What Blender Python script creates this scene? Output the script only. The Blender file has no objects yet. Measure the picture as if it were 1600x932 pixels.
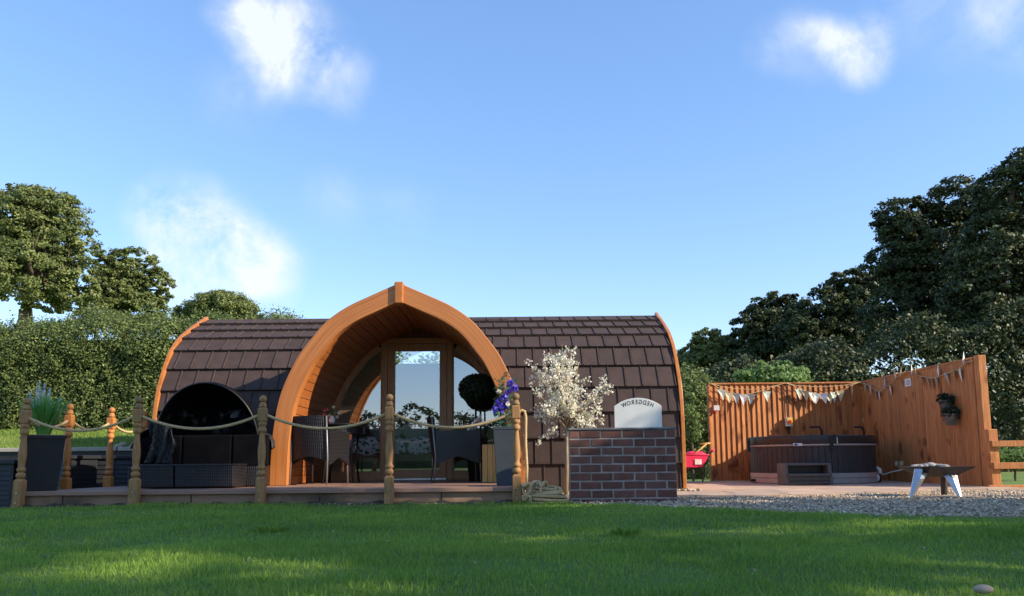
import bpy, bmesh, math, random
import numpy as np
from mathutils import Vector, Matrix
R = math.radians; PI = math.pi
rnd = random.Random(7); nr = np.random.default_rng(11)
SC = bpy.context.scene; COL = SC.collection

# ---------------------------------------------------------------- camera
FPX = 1245.0; PITCH = R(7.0); ROLL = R(0.55); PX0 = 800.0; PY0 = 565.6; CH = 0.433
_F = Vector((0, math.cos(PITCH), math.sin(PITCH))); _U0 = Vector((0, -math.sin(PITCH), math.cos(PITCH))); _R0 = Vector((1, 0, 0))
_R = _R0*math.cos(ROLL) - _U0*math.sin(ROLL); _U = _U0*math.cos(ROLL) + _R0*math.sin(ROLL)
cd = bpy.data.cameras.new('camera'); cam = bpy.data.objects.new('camera', cd); COL.objects.link(cam)
m = Matrix.Identity(4)
for i in range(3):
    m[i][0] = _R[i]; m[i][1] = _U[i]; m[i][2] = -_F[i]
m[2][3] = CH
cam.matrix_world = m
cd.sensor_width = 36; cd.lens = FPX*36/1600; cd.shift_y = (PY0-466)/1600; cd.clip_end = 3000; cd.clip_start = 0.05
SC.camera = cam
def raydir(u, v):
    return _F + _R*((u-PX0)/FPX) + _U*((PY0-v)/FPX)
def at(u, v, Y):
    d = raydir(u, v); t = Y/d.y
    return Vector((d.x*t, Y, CH+d.z*t))
def X(u, Y, v=740): return at(u, v, Y).x
def Z(u, v, Y): return at(u, v, Y).z
def ground(u, v, z=0.0):
    d = raydir(u, v); t = (z-CH)/d.z
    return Vector((d.x*t, d.y*t, z))

# ---------------------------------------------------------------- light
SUN = Vector((1.0, -0.38, 0.56)).normalized()      # towards the sun
EL = math.asin(SUN.z); AZ = math.atan2(SUN.x, SUN.y)
W = bpy.data.worlds.new('World'); SC.world = W; W.use_nodes = True
nt = W.node_tree; nt.nodes.clear()
def N(nt, t, **k):
    n = nt.nodes.new(t)
    for a, b in k.items(): setattr(n, a, b)
    return n
out = N(nt, 'ShaderNodeOutputWorld'); bg = N(nt, 'ShaderNodeBackground'); bg.inputs[1].default_value = 0.15
sky = N(nt, 'ShaderNodeTexSky'); sky.sky_type = 'NISHITA'; sky.sun_disc = False
sky.sun_elevation = EL; sky.sun_rotation = AZ; sky.air_density = 1.0; sky.dust_density = 0.25; sky.ozone_density = 3.0; sky.altitude = 100
tc = N(nt, 'ShaderNodeTexCoord')
nz = N(nt, 'ShaderNodeTexNoise'); nz.inputs['Scale'].default_value = 13; nz.inputs['Detail'].default_value = 9; nz.inputs['Roughness'].default_value = .62
nz.inputs['Distortion'].default_value = .3
nt.links.new(tc.outputs['Generated'], nz.inputs['Vector'])
def mth(nt, op, a, b=None, clamp=False):
    n = N(nt, 'ShaderNodeMath', operation=op); n.use_clamp = clamp
    for i, v in enumerate((a, b)):
        if v is None: continue
        if isinstance(v, (int, float)): n.inputs[i].default_value = v
        else: nt.links.new(v, n.inputs[i])
    return n.outputs[0]
clouds = [(372,32,48,.75),(420,45,66,1.0),(470,75,66,.9),(525,112,46,.6),(420,112,48,.4),(240,326,42,.45),(285,345,72,.9),(330,385,84,1.1),(400,412,66,1.1),(300,425,70,.9),(355,420,60,.8),
          (1335,72,48,1.0),(1292,60,34,.6),(1240,78,56,.45),(1590,45,60,.38),(1420,0,60,.25),(520,320,60,.25),(370,150,60,.22),(620,320,50,.15),(1560,-40,120,.4)]
warp = N(nt, 'ShaderNodeVectorMath', operation='MULTIPLY_ADD')
nz2 = N(nt, 'ShaderNodeTexNoise'); nz2.inputs['Scale'].default_value = 7; nz2.inputs['Detail'].default_value = 6
nt.links.new(tc.outputs['Generated'], nz2.inputs['Vector'])
sub = N(nt, 'ShaderNodeVectorMath', operation='SUBTRACT'); nt.links.new(nz2.outputs['Color'], sub.inputs[0]); sub.inputs[1].default_value = (.5,.5,.5)
nt.links.new(sub.outputs[0], warp.inputs[0]); warp.inputs[1].default_value = (.085,.085,.085); nt.links.new(tc.outputs['Generated'], warp.inputs[2])
tot = None
for (u, v, r, w) in clouds:
    d = raydir(u, v).normalized()
    ds = N(nt, 'ShaderNodeVectorMath', operation='DISTANCE'); nt.links.new(warp.outputs[0], ds.inputs[0]); ds.inputs[1].default_value = d
    mr = N(nt, 'ShaderNodeMapRange'); mr.interpolation_type = 'SMOOTHSTEP'
    nt.links.new(ds.outputs['Value'], mr.inputs[0]); mr.inputs[1].default_value = r*1.25/FPX; mr.inputs[2].default_value = 0; mr.inputs[3].default_value = 0; mr.inputs[4].default_value = w
    tot = mr.outputs[0] if tot is None else mth(nt, 'ADD', tot, mr.outputs[0])
tot = mth(nt, 'MINIMUM', tot, 1.15)
nn = mth(nt, 'MULTIPLY_ADD', nz.outputs[0], 3.6); nn.node.inputs[2].default_value = -1.12
dens = mth(nt, 'MULTIPLY', tot, nn, True)
dens = mth(nt, 'MULTIPLY', dens, .82, True)
# soft thin veil over the right of the sky, seen as pale patches
mixc = N(nt, 'ShaderNodeMix', data_type='RGBA'); nt.links.new(dens, mixc.inputs[0])
hs = N(nt, 'ShaderNodeHueSaturation'); hs.inputs['Saturation'].default_value = 1.24; hs.inputs['Value'].default_value = 1.0
gm = N(nt, 'ShaderNodeGamma'); gm.inputs[1].default_value = .72; nt.links.new(sky.outputs[0], gm.inputs[0]); nt.links.new(gm.outputs[0], hs.inputs['Color'])
tn = N(nt, 'ShaderNodeMix', data_type='RGBA', blend_type='MULTIPLY'); tn.inputs[0].default_value = 1; nt.links.new(hs.outputs[0], tn.inputs[6]); tn.inputs[7].default_value = (1.42, 1.38, 1.52, 1); nt.links.new(tn.outputs[2], mixc.inputs[6]); mixc.inputs[7].default_value = (3.75, 3.9, 4.25, 1)
nt.links.new(mixc.outputs[2], bg.inputs[0]); nt.links.new(bg.outputs[0], out.inputs[0])
sl = bpy.data.lights.new('sun', 'SUN'); sl.energy = 4.3; sl.angle = R(.53); sl.color = (1.0, .86, .68)
so = bpy.data.objects.new('sun', sl); COL.objects.link(so); so.rotation_euler = SUN.to_track_quat('Z', 'Y').to_euler(); so.location = (20, -10, 20)
SC.view_settings.view_transform = 'Standard'; SC.view_settings.look = 'None'; SC.view_settings.exposure = 0.9; SC.view_settings.gamma = 1

# ---------------------------------------------------------------- materials
def newmat(name):
    m = bpy.data.materials.new(name); m.use_nodes = True
    nt = m.node_tree; b = nt.nodes['Principled BSDF']; return m, nt, b
def ramp(nt, fac, c1, c2, p1=.3, p2=.7):
    r = N(nt, 'ShaderNodeValToRGB'); r.color_ramp.elements[0].position = p1; r.color_ramp.elements[1].position = p2
    r.color_ramp.elements[0].color = (*c1, 1); r.color_ramp.elements[1].color = (*c2, 1); nt.links.new(fac, r.inputs[0]); return r.outputs[0]
def mat(name, c1, c2=None, scale=6, stretch=(1,1,1), rough=.6, bump=.25, bscale=None, rand=0.0, spec=.4, metal=0, detail=6, bdist=.004, c3=None, s3=1.3, p3=(.5,.7)):
    m, nt, b = newmat(name); c2 = c2 or tuple(x*.75 for x in c1)
    tc = N(nt, 'ShaderNodeTexCoord'); oi = N(nt, 'ShaderNodeObjectInfo')
    mp = N(nt, 'ShaderNodeMapping'); mp.inputs['Scale'].default_value = stretch
    ad = N(nt, 'ShaderNodeVectorMath', operation='ADD'); sc_ = mth(nt, 'MULTIPLY', oi.outputs['Random'], 37.0)
    nt.links.new(tc.outputs['Object'], ad.inputs[0]); nt.links.new(sc_, ad.inputs[1]); nt.links.new(ad.outputs[0], mp.inputs[0])
    n1 = N(nt, 'ShaderNodeTexNoise'); n1.inputs['Scale'].default_value = scale; n1.inputs['Detail'].default_value = detail
    nt.links.new(mp.outputs[0], n1.inputs['Vector'])
    c = ramp(nt, n1.outputs[0], c2, c1)
    if c3:
        n3 = N(nt, 'ShaderNodeTexNoise'); n3.inputs['Scale'].default_value = s3; n3.inputs['Detail'].default_value = 5
        nt.links.new(ad.outputs[0], n3.inputs['Vector'])
        mr = N(nt, 'ShaderNodeMapRange'); nt.links.new(n3.outputs[0], mr.inputs[0]); mr.inputs[1].default_value = p3[0]; mr.inputs[2].default_value = p3[1]
        mx = N(nt, 'ShaderNodeMix', data_type='RGBA'); nt.links.new(mr.outputs[0], mx.inputs[0]); nt.links.new(c, mx.inputs[6]); mx.inputs[7].default_value = (*c3, 1); c = mx.outputs[2]
    if rand:
        h = N(nt, 'ShaderNodeHueSaturation'); nt.links.new(c, h.inputs['Color'])
        v = mth(nt, 'MULTIPLY_ADD', oi.outputs['Random'], rand); v.node.inputs[2].default_value = 1-rand/2; nt.links.new(v, h.inputs['Value']); c = h.outputs[0]
    nt.links.new(c, b.inputs['Base Color'])
    b.inputs['Roughness'].default_value = rough; b.inputs['Specular IOR Level'].default_value = spec; b.inputs['Metallic'].default_value = metal
    if bump:
        n2 = N(nt, 'ShaderNodeTexNoise'); n2.inputs['Scale'].default_value = bscale or scale*3; n2.inputs['Detail'].default_value = 4
        nt.links.new(mp.outputs[0], n2.inputs['Vector'])
        bp = N(nt, 'ShaderNodeBump'); bp.inputs['Strength'].default_value = bump; bp.inputs['Distance'].default_value = bdist
        nt.links.new(n2.outputs[0], bp.inputs['Height']); nt.links.new(bp.outputs[0], b.inputs['Normal'])
    return m
def leafmat(name, c1, c2, scale=1.5, trans=.35, rough=.5):
    m, nt, b = newmat(name)
    tc = N(nt, 'ShaderNodeTexCoord'); n1 = N(nt, 'ShaderNodeTexNoise'); n1.inputs['Scale'].default_value = scale; n1.inputs['Detail'].default_value = 4
    nt.links.new(tc.outputs['Object'], n1.inputs['Vector'])
    ge = N(nt, 'ShaderNodeNewGeometry')
    f = mth(nt, 'ADD', mth(nt, 'MULTIPLY', n1.outputs[0], .9), mth(nt, 'MULTIPLY', ge.outputs['Random Per Island'], .45))
    c = ramp(nt, f, c1, c2, .42, .9)
    nt.links.new(c, b.inputs['Base Color']); b.inputs['Roughness'].default_value = rough; b.inputs['Specular IOR Level'].default_value = .3
    tr = N(nt, 'ShaderNodeBsdfTranslucent'); nt.links.new(c, tr.inputs[0])
    mx = N(nt, 'ShaderNodeMixShader'); mx.inputs[0].default_value = trans
    o = nt.nodes['Material Output']
    nt.links.new(b.outputs[0], mx.inputs[1]); nt.links.new(tr.outputs[0], mx.inputs[2]); nt.links.new(mx.outputs[0], o.inputs[0])
    return m
M = {}
M['orange'] = mat('orange_stained_timber', (.52,.185,.045), (.38,.115,.022), 5, (14,14,1.2), .42, .15, rand=.08)
M['orange_arc'] = mat('orange_laminated_timber', (.52,.19,.045), (.37,.115,.022), 9, (1,1,1), .4, .12)
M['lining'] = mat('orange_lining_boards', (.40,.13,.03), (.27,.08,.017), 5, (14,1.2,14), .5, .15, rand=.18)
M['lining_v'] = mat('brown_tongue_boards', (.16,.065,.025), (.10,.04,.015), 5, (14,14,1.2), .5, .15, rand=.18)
M['frame'] = mat('oak_joinery', (.42,.22,.10), (.30,.15,.065), 5, (12,12,1.5), .45, .15)
M['fence'] = mat('orange_fence_board', (.54,.215,.066), (.32,.12,.036), 4, (10,10,1.0), .75, .35, rand=.25, c3=(.17,.05,.014), s3=2.6, p3=(.58,.68))
M['post'] = mat('shaded_newel_timber', (.40,.215,.082), (.26,.135,.05), 6, (9,9,1.2), .7, .3, rand=.12, c3=(.19,.13,.055), s3=2.5, p3=(.5,.75))  # front posts: their shade is put into this browner colour
M['post_sunlit'] = mat('sunlit_newel_timber', (.52,.21,.05), (.36,.13,.03), 6, (9,9,1.2), .6, .3, rand=.1)  # side posts: sunlight is put into this stronger orange
M['tile'] = mat('brown_granulated_tile', (.066,.041,.035), (.044,.029,.025), 7, (1,1,1), .85, .5, 260, rand=.2, bdist=.003)
M['shell'] = mat('dark_brown_roofing', (.055,.032,.028), (.04,.024,.02), 7, rough=.9, bump=.2)
M['deck'] = mat('composite_deck_board', (.33,.19,.13), (.25,.145,.10), 5, (1,14,14), .6, .3, rand=.12)
M['fascia'] = mat('brown_deck_skirt', (.33,.20,.125), (.25,.15,.09), 4, (1,10,10), .75, .3, c3=(.05,.04,.025), s3=2.2)
M['brick'] = mat('dark_red_brick', (.19,.078,.056), (.12,.052,.038), 14, rough=.85, bump=.6, bscale=70, rand=.5, c3=(.15,.10,.085), s3=9, p3=(.55,.8))
M['mortar'] = mat('grey_mortar', (.40,.34,.30), (.28,.235,.21), 12, rough=.95, bump=.5, bscale=90)
M['slate'] = mat('grey_slate_cap', (.20,.20,.20), (.085,.085,.085), 8, rough=.6, bump=.3)
M['slab'] = mat('sandstone_slab', (.52,.37,.25), (.38,.26,.18), 4, rough=.8, bump=.3, rand=.22, c3=(.36,.30,.25), s3=3)
M['concrete'] = mat('pale_concrete', (.40,.37,.32), (.28,.25,.21), 5, rough=.9, bump=.4)
M['soil'] = mat('dark_soil', (.10,.07,.045), (.05,.035,.022), 8, rough=.95, bump=.6)
M['gravel'] = mat('gravel_bed', (.32,.265,.20), (.18,.15,.11), 40, rough=.9, bump=.8, bscale=60, bdist=.01)
M['wicker'] = None
M['black'] = mat('black_fabric', (.007,.007,.008), (.004,.004,.005), 5, rough=1, bump=.3, spec=.03)
M['cover'] = mat('black_polyester_cover', (.018,.018,.021), (.010,.010,.012), 7, rough=.5, bump=.5, bscale=14, bdist=.02)
M['planter'] = mat('charcoal_planter', (.012,.013,.015), (.008,.009,.011), 10, rough=.6, bump=.25)
M['slateblue'] = mat('slate_blue_planter', (.052,.062,.075), (.042,.05,.06), 8, (1,1,6), .55, .25)
M['bin'] = mat('charcoal_plastic', (.017,.019,.023), (.012,.013,.017), 8, rough=.5, bump=.15)
M['metal'] = mat('brushed_steel', (.62,.60,.58), (.5,.48,.46), 8, (1,1,12), .24, .1, metal=1)
M['rust'] = mat('weathered_steel', (.11,.085,.07), (.06,.05,.045), 9, rough=.55, bump=.3, metal=.5)
M['legmetal'] = mat('dull_grey_metal', (.30,.28,.27), (.22,.2,.2), 8, rough=.45, bump=.05, metal=.6)
M['dark'] = mat('black_metal', (.012,.012,.012), (.01,.01,.01), 8, rough=.4, bump=.05)
M['white'] = mat('white_plastic', (.72,.70,.66), (.62,.60,.56), 8, rough=.45, bump=.05)
M['yellow'] = mat('yellow_plastic', (.80,.52,.05), (.72,.46,.04), 8, rough=.45, bump=.05)
M['red'] = mat('red_plastic', (.55,.03,.02), (.48,.02,.02), 8, rough=.4, bump=.05)
M['pink'] = mat('bright_pink_plastic', (.75,.035,.10), (.66,.03,.085), 5, rough=.4, bump=.05)
M['blue'] = mat('blue_print', (.05,.10,.45), (.04,.08,.35), 8, rough=.4, bump=0)
M['signplate'] = mat('dull_zinc_plate', (.70,.69,.64), (.60,.60,.56), 5, rough=.42, bump=.08, metal=.2)
M['letter'] = mat('dark_lettering', (.05,.045,.04), (.04,.035,.03), 5, rough=.7, bump=0)
M['rope'] = mat('natural_rope', (.62,.45,.24), (.42,.29,.14), 60, rough=.9, bump=.5, bscale=200)
M['tubwood'] = mat('dark_brown_tub_panel', (.038,.035,.037), (.027,.025,.027), 6, (12,12,1), .55, .2)
M['tubbase'] = mat('taupe_tub_base', (.42,.36,.33), (.34,.29,.27), 6, rough=.5, bump=.15)
M['tubcover'] = mat('dark_vinyl_cover', (.026,.023,.023), (.018,.016,.016), 6, rough=.42, bump=.3, bscale=20)
M['stepplastic'] = mat('brown_step_plastic', (.10,.092,.088), (.075,.068,.064), 8, rough=.5, bump=.2)
M['bark'] = mat('tree_bark', (.17,.13,.09), (.08,.06,.04), 5, (6,6,1), .9, .7, bdist=.03)
M['bark_pale'] = mat('pale_bark', (.36,.26,.15), (.2,.14,.08), 8, (8,8,1), .8, .5)
M['interior'] = mat('interior_panelling', (.28,.17,.09), (.22,.13,.07), 5, (8,1,1), .6, .1)
M['cube'] = mat('pale_oak_box', (.60,.35,.11), (.46,.25,.07), 4, (8,8,1), .55, .2, rand=.1)
M['straw'] = mat('dry_straw', (.40,.32,.17), (.25,.19,.10), 9, rough=.9)
M['stone'] = mat('tan_stone', (.42,.35,.26), (.30,.24,.17), 8, rough=.9, bump=.5)
M['ash'] = mat('pale_ash_and_charred_wood', (.42,.40,.37), (.2,.18,.16), 12, rough=.95, bump=.7)
M['duvet'] = None
def wicker():
    m, nt, b = newmat('woven_black_rattan'); tc = N(nt, 'ShaderNodeTexCoord')
    w1 = N(nt, 'ShaderNodeTexWave', bands_direction='Z'); w1.inputs['Scale'].default_value = 20; w1.inputs['Distortion'].default_value = .4
    w2 = N(nt, 'ShaderNodeTexWave', bands_direction='X'); w2.inputs['Scale'].default_value = 14; w2.inputs['Distortion'].default_value = .4
    for w in (w1, w2): nt.links.new(tc.outputs['Object'], w.inputs[0])
    f = mth(nt, 'MULTIPLY', w1.outputs['Fac'], w2.outputs['Fac'])
    nt.links.new(ramp(nt, f, (.007,.006,.007), (.026,.023,.024), .1, .7), b.inputs['Base Color'])
    bp = N(nt, 'ShaderNodeBump'); bp.inputs['Strength'].default_value = .9; bp.inputs['Distance'].default_value = .006; nt.links.new(f, bp.inputs['Height']); nt.links.new(bp.outputs[0], b.inputs['Normal'])
    b.inputs['Roughness'].default_value = .38
    return m
M['wicker'] = wicker()
def arcmat():
    m, nt, b = newmat('orange_laminated_arch'); tc = N(nt, 'ShaderNodeTexCoord'); mp = N(nt, 'ShaderNodeMapping'); mp.inputs['Scale'].default_value = (1.1,16,1)
    nt.links.new(tc.outputs['UV'], mp.inputs[0]); n1 = N(nt, 'ShaderNodeTexNoise'); n1.inputs['Scale'].default_value = 1.0; n1.inputs['Detail'].default_value = 7; n1.inputs['Distortion'].default_value = .25; nt.links.new(mp.outputs[0], n1.inputs[0])
    n2 = N(nt, 'ShaderNodeTexNoise'); n2.inputs['Scale'].default_value = 1.3; nt.links.new(tc.outputs['Object'], n2.inputs[0])
    f = mth(nt, 'ADD', mth(nt, 'MULTIPLY', n1.outputs[0], .8), mth(nt, 'MULTIPLY', n2.outputs[0], .25))
    nt.links.new(ramp(nt, f, (.36,.105,.02), (.56,.215,.055), .36, .66), b.inputs['Base Color']); b.inputs['Roughness'].default_value = .42
    bp = N(nt, 'ShaderNodeBump'); bp.inputs['Strength'].default_value = .25; bp.inputs['Distance'].default_value = .002; nt.links.new(n1.outputs[0], bp.inputs['Height']); nt.links.new(bp.outputs[0], b.inputs['Normal']); return m
M['arch'] = arcmat()
def floral(name, base, cA, cB, sc):
    m, nt, b = newmat(name); tc = N(nt, 'ShaderNodeTexCoord')
    v1 = N(nt, 'ShaderNodeTexVoronoi'); v1.inputs['Scale'].default_value = sc
    n1 = N(nt, 'ShaderNodeTexNoise'); n1.inputs['Scale'].default_value = sc*1.3; n1.inputs['Detail'].default_value = 3
    nt.links.new(tc.outputs['Object'], v1.inputs['Vector']); nt.links.new(tc.outputs['Object'], n1.inputs['Vector'])
    a = ramp(nt, v1.outputs['Distance'], cA, base, .22, .30)
    fm = ramp(nt, n1.outputs[0], (0,0,0), (1,1,1), .52, .56)
    mx = N(nt, 'ShaderNodeMix', data_type='RGBA'); nt.links.new(fm, mx.inputs[0]); nt.links.new(a, mx.inputs[6]); mx.inputs[7].default_value = (*cB, 1)
    nt.links.new(mx.outputs[2], b.inputs['Base Color']); b.inputs['Roughness'].default_value = .85
    return m
M['duvet'] = floral('floral_print_cotton', (.85,.85,.85), (.05,.06,.30), (.10,.22,.10), 13)
M['cushion'] = floral('red_floral_cloth', (.75,.72,.68), (.45,.06,.05), (.55,.5,.45), 30)
M['flagA'] = floral('green_print_cotton', (.62,.66,.58), (.12,.30,.25), (.35,.45,.30), 40)
M['flagB'] = mat('cream_cotton', (.62,.55,.33), (.55,.47,.27), 20, rough=.9)
M['flagC'] = floral('white_print_cotton', (.85,.83,.78), (.35,.35,.33), (.5,.5,.45), 45)
def glass():
    m, nt, b = newmat('window_glass'); nt.nodes.remove(b); o = nt.nodes['Material Output']
    t = N(nt, 'ShaderNodeBsdfTransparent'); t.inputs[0].default_value = (.93,.95,.95,1)
    g = N(nt, 'ShaderNodeBsdfGlossy'); g.inputs['Roughness'].default_value = .005; g.inputs[0].default_value = (.85,.9,.95,1)
    fr = N(nt, 'ShaderNodeFresnel'); fr.inputs[0].default_value = 1.5
    f = mth(nt, 'ADD', mth(nt, 'MULTIPLY', fr.outputs[0], .6), .34, True)
    mx = N(nt, 'ShaderNodeMixShader'); nt.links.new(f, mx.inputs[0]); nt.links.new(t.outputs[0], mx.inputs[1]); nt.links.new(g.outputs[0], mx.inputs[2]); nt.links.new(mx.outputs[0], o.inputs[0])
    return m
M['glass'] = glass()
M['leaf_dark'] = leafmat('dark_tree_foliage', (.024,.038,.013), (.078,.098,.032), .5, .18)
M['leaf_mid'] = leafmat('mid_tree_foliage', (.072,.108,.032), (.25,.285,.09), .9, .35)
M['leaf_hedge'] = leafmat('hedge_foliage', (.050,.085,.022), (.22,.27,.08), 2.5, .3)
M['leaf_light'] = leafmat('light_shrub_foliage', (.10,.18,.05), (.26,.38,.12), 1.5, .45)
M['leaf_topiary'] = leafmat('topiary_foliage', (.008,.018,.007), (.025,.045,.018), 6, .15)
M['leaf_vine'] = leafmat('climber_foliage', (.03,.09,.05), (.08,.20,.11), 10, .3)
M['blossom'] = leafmat('cream_blossom', (.70,.66,.50), (.94,.91,.78), 8, .35)
M['petal_pink'] = leafmat('pink_petals', (.6,.10,.14), (.8,.3,.32), 8, .3)
M['petal_purple'] = leafmat('purple_petals', (.08,.04,.42), (.22,.15,.68), 8, .3)
M['plume'] = leafmat('pale_plume', (.60,.66,.66), (.85,.88,.86), 8, .3)
M['blade'] = leafmat('ornamental_grass_blades', (.08,.24,.05), (.22,.46,.11), 9, .35)
M['grass'] = leafmat('lawn_blades', (.115,.235,.030), (.31,.45,.075), .9, .5, .6)
M['lawn'] = mat('lawn_turf', (.11,.18,.02), (.07,.12,.013), 2.2, rough=.9, bump=.6, bscale=70, c3=(.06,.11,.03), s3=.7, bdist=.02)
M['bankgrass'] = mat('bank_turf', (.13,.24,.035), (.08,.15,.025), 2.2, rough=.9, bump=.6, bscale=60, c3=(.22,.20,.08), s3=.8, p3=(.48,.66), bdist=.02)
M['grass_bank'] = leafmat('bank_blades', (.12,.20,.03), (.26,.34,.07), .9, .35, .6)

# ---------------------------------------------------------------- helpers
def wloc(o):
    v = Vector((0,0,0))
    while o is not None: v += o.location; o = o.parent
    return v
class MB:
    def __init__(s): s.v = []; s.f = []
    def add(s, vs, fs):
        b = len(s.v); s.v += [tuple(v) for v in vs]; s.f += [tuple(b+i for i in f) for f in fs]; return s
    def box(s, x0, x1, y0, y1, z0, z1):
        return s.add([(x0,y0,z0),(x1,y0,z0),(x1,y1,z0),(x0,y1,z0),(x0,y0,z1),(x1,y0,z1),(x1,y1,z1),(x0,y1,z1)],
              [(0,3,2,1),(4,5,6,7),(0,1,5,4),(1,2,6,5),(2,3,7,6),(3,0,4,7)])
    def frustum(s, c, z0, z1, h0, h1, rot=0, h0y=None, h1y=None):
        vs = []
        for z, hx, hy in ((z0,h0,h0y or h0),(z1,h1,h1y or h1)):
            for a, b in ((-1,-1),(1,-1),(1,1),(-1,1)):
                x, y = a*hx, b*hy; vs.append((c[0]+x*math.cos(rot)-y*math.sin(rot), c[1]+x*math.sin(rot)+y*math.cos(rot), z))
        return s.add(vs, [(0,3,2,1),(4,5,6,7),(0,1,5,4),(1,2,6,5),(2,3,7,6),(3,0,4,7)])
    def obox(s, p, q, w, t, up=(0,0,1)):          # beam from p to q, width w, thickness t
        p = Vector(p); q = Vector(q); d = (q-p).normalized(); a = d.cross(Vector(up))
        if a.length < 1e-4: a = d.cross(Vector((1,0,0)))
        a.normalize(); b = a.cross(d)
        vs = []
        for o in (p, q):
            for i, j in ((-1,-1),(1,-1),(1,1),(-1,1)): vs.append(o + a*(i*w/2) + b*(j*t/2))
        return s.add(vs, [(0,1,2,3),(4,7,6,5),(0,4,5,1),(1,5,6,2),(2,6,7,3),(3,7,4,0)])
    def tube(s, pts, r, n=8, cap=True):
        pts = [Vector(p) for p in pts]; rs = r if isinstance(r, (list, tuple)) else [r]*len(pts); vs = []; fs = []
        prev = None
        for i, p in enumerate(pts):
            d = (pts[min(i+1, len(pts)-1)] - pts[max(i-1, 0)]).normalized()
            if prev is None:
                a = d.cross(Vector((0,0,1)));  a = a if a.length > 1e-3 else d.cross(Vector((1,0,0)))
            else: a = prev - d*prev.dot(d)
            a.normalize(); prev = a; b = d.cross(a)
            for k in range(n):
                t = 2*PI*k/n; vs.append(p + a*(rs[i]*math.cos(t)) + b*(rs[i]*math.sin(t)))
        for i in range(len(pts)-1):
            for k in range(n): fs.append((i*n+k, i*n+(k+1)%n, (i+1)*n+(k+1)%n, (i+1)*n+k))
        if cap: fs.append(tuple(range(n-1,-1,-1))); fs.append(tuple((len(pts)-1)*n+k for k in range(n)))
        return s.add(vs, fs)
    def lathe(s, prof, c=(0,0,0), n=20):
        vs = []; fs = []
        for r, z in prof:
            for k in range(n): t = 2*PI*k/n; vs.append((c[0]+r*math.cos(t), c[1]+r*math.sin(t), c[2]+z))
        for i in range(len(prof)-1):
            for k in range(n): fs.append((i*n+k, i*n+(k+1)%n, (i+1)*n+(k+1)%n, (i+1)*n+k))
        fs.append(tuple(range(n-1,-1,-1))); fs.append(tuple((len(prof)-1)*n+k for k in range(n)))
        return s.add(vs, fs)
    def sphere(s, c, r, n=10, m_=6, sc=(1,1,1)):
        prof = [(max(1e-4, r*math.sin(PI*i/m_)), -r*math.cos(PI*i/m_)) for i in range(m_+1)]
        b = MB().lathe(prof, (0,0,0), n); return s.add([(c[0]+v[0]*sc[0], c[1]+v[1]*sc[1], c[2]+v[2]*sc[2]) for v in b.v], b.f)
    def xform(s, mat4):
        s.v = [tuple(mat4 @ Vector(v)) for v in s.v]; return s
    def build(s, name, mat_, parent=None, smooth=False, bevel=0, local=False):
        me = bpy.data.meshes.new(name)
        off = Vector((0,0,0)) if (parent is None or local) else wloc(parent)
        me.from_pydata([(v[0]-off.x, v[1]-off.y, v[2]-off.z) for v in s.v], [], s.f); me.update()
        return link(name, me, mat_, parent, smooth, bevel)
def link(name, me, mat_, parent=None, smooth=False, bevel=0):
    if isinstance(mat_, str): mat_ = M[mat_]
    if not me.materials: me.materials.append(mat_)
    if smooth: me.polygons.foreach_set('use_smooth', [True]*len(me.polygons))
    o = bpy.data.objects.new(name, me); COL.objects.link(o); o.parent = parent
    if bevel:
        b = o.modifiers.new('edge', 'BEVEL'); b.width = bevel; b.segments = 2; b.limit_method = 'ANGLE'; b.angle_limit = R(40)
    return o
def tag(o, label=None, cat=None, group=None, kind=None):
    if label: o['label'] = label
    if cat: o['category'] = cat
    if group: o['group'] = group
    if kind: o['kind'] = kind
    return o
def thing(name, label, cat, loc=(0,0,0), group=None):
    o = bpy.data.objects.new(name, None); COL.objects.link(o); o.location = loc; o.empty_display_size = .1
    return tag(o, label, cat, group)
def npmesh(name, V, F):                           # V (n,3), F (m,k) arrays
    me = bpy.data.meshes.new(name); k = F.shape[1]
    me.vertices.add(len(V)); me.vertices.foreach_set('co', V.astype(np.float32).ravel())
    me.loops.add(F.size); me.loops.foreach_set('vertex_index', F.astype(np.int32).ravel())
    me.polygons.add(len(F)); me.polygons.foreach_set('loop_start', np.arange(0, F.size, k, dtype=np.int32))
    me.update(calc_edges=True); return me
def unit(a): return a/np.maximum(np.linalg.norm(a, axis=1, keepdims=True), 1e-9)
def leaf_mesh(name, C, Nn, S, aspect=.6, off=None):
    n = len(C); Nn = unit(Nn); t = unit(np.cross(Nn, nr.normal(size=(n,3)))); b = np.cross(Nn, t); S = S[:,None]
    V = np.stack([C - t*S*.5, C + b*S*aspect*.5 + Nn*S*.08, C + t*S*.5, C - b*S*aspect*.5 + Nn*S*.08], 1).reshape(-1,3)
    if off is not None: V = V - np.array(off)
    return npmesh(name, V, np.arange(n*4).reshape(-1,4))
def crown_pts(blobs, n, clump=.30, per=60, fill=.25, flat=.6):
    bl = np.array(blobs, float); area = (bl[:,3]*bl[:,4]+bl[:,4]*bl[:,5]+bl[:,3]*bl[:,5]); p = area/area.sum()
    K = max(1, n//per); bi = nr.choice(len(bl), K, p=p); B = bl[bi]
    d = unit(nr.normal(size=(K,3))); rr = np.where(nr.random(K) < fill, nr.random(K)**.5*.75, nr.uniform(.80,1.04,K))
    cc = B[:,:3] + d*B[:,3:6]*rr[:,None]
    rad = (B[:,3:6].mean(1))*clump*nr.uniform(.6,1.25,K)
    ci = np.repeat(np.arange(K), per); q = unit(nr.normal(size=(len(ci),3)))*(nr.random(len(ci))**.45)[:,None]
    q[:,2] *= flat
    C = cc[ci] + q*rad[ci][:,None]
    Nn = d[ci]*.6 + q*.5 + nr.normal(size=(len(ci),3))*.55 + np.array([0,0,.45])
    return C, Nn
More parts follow.
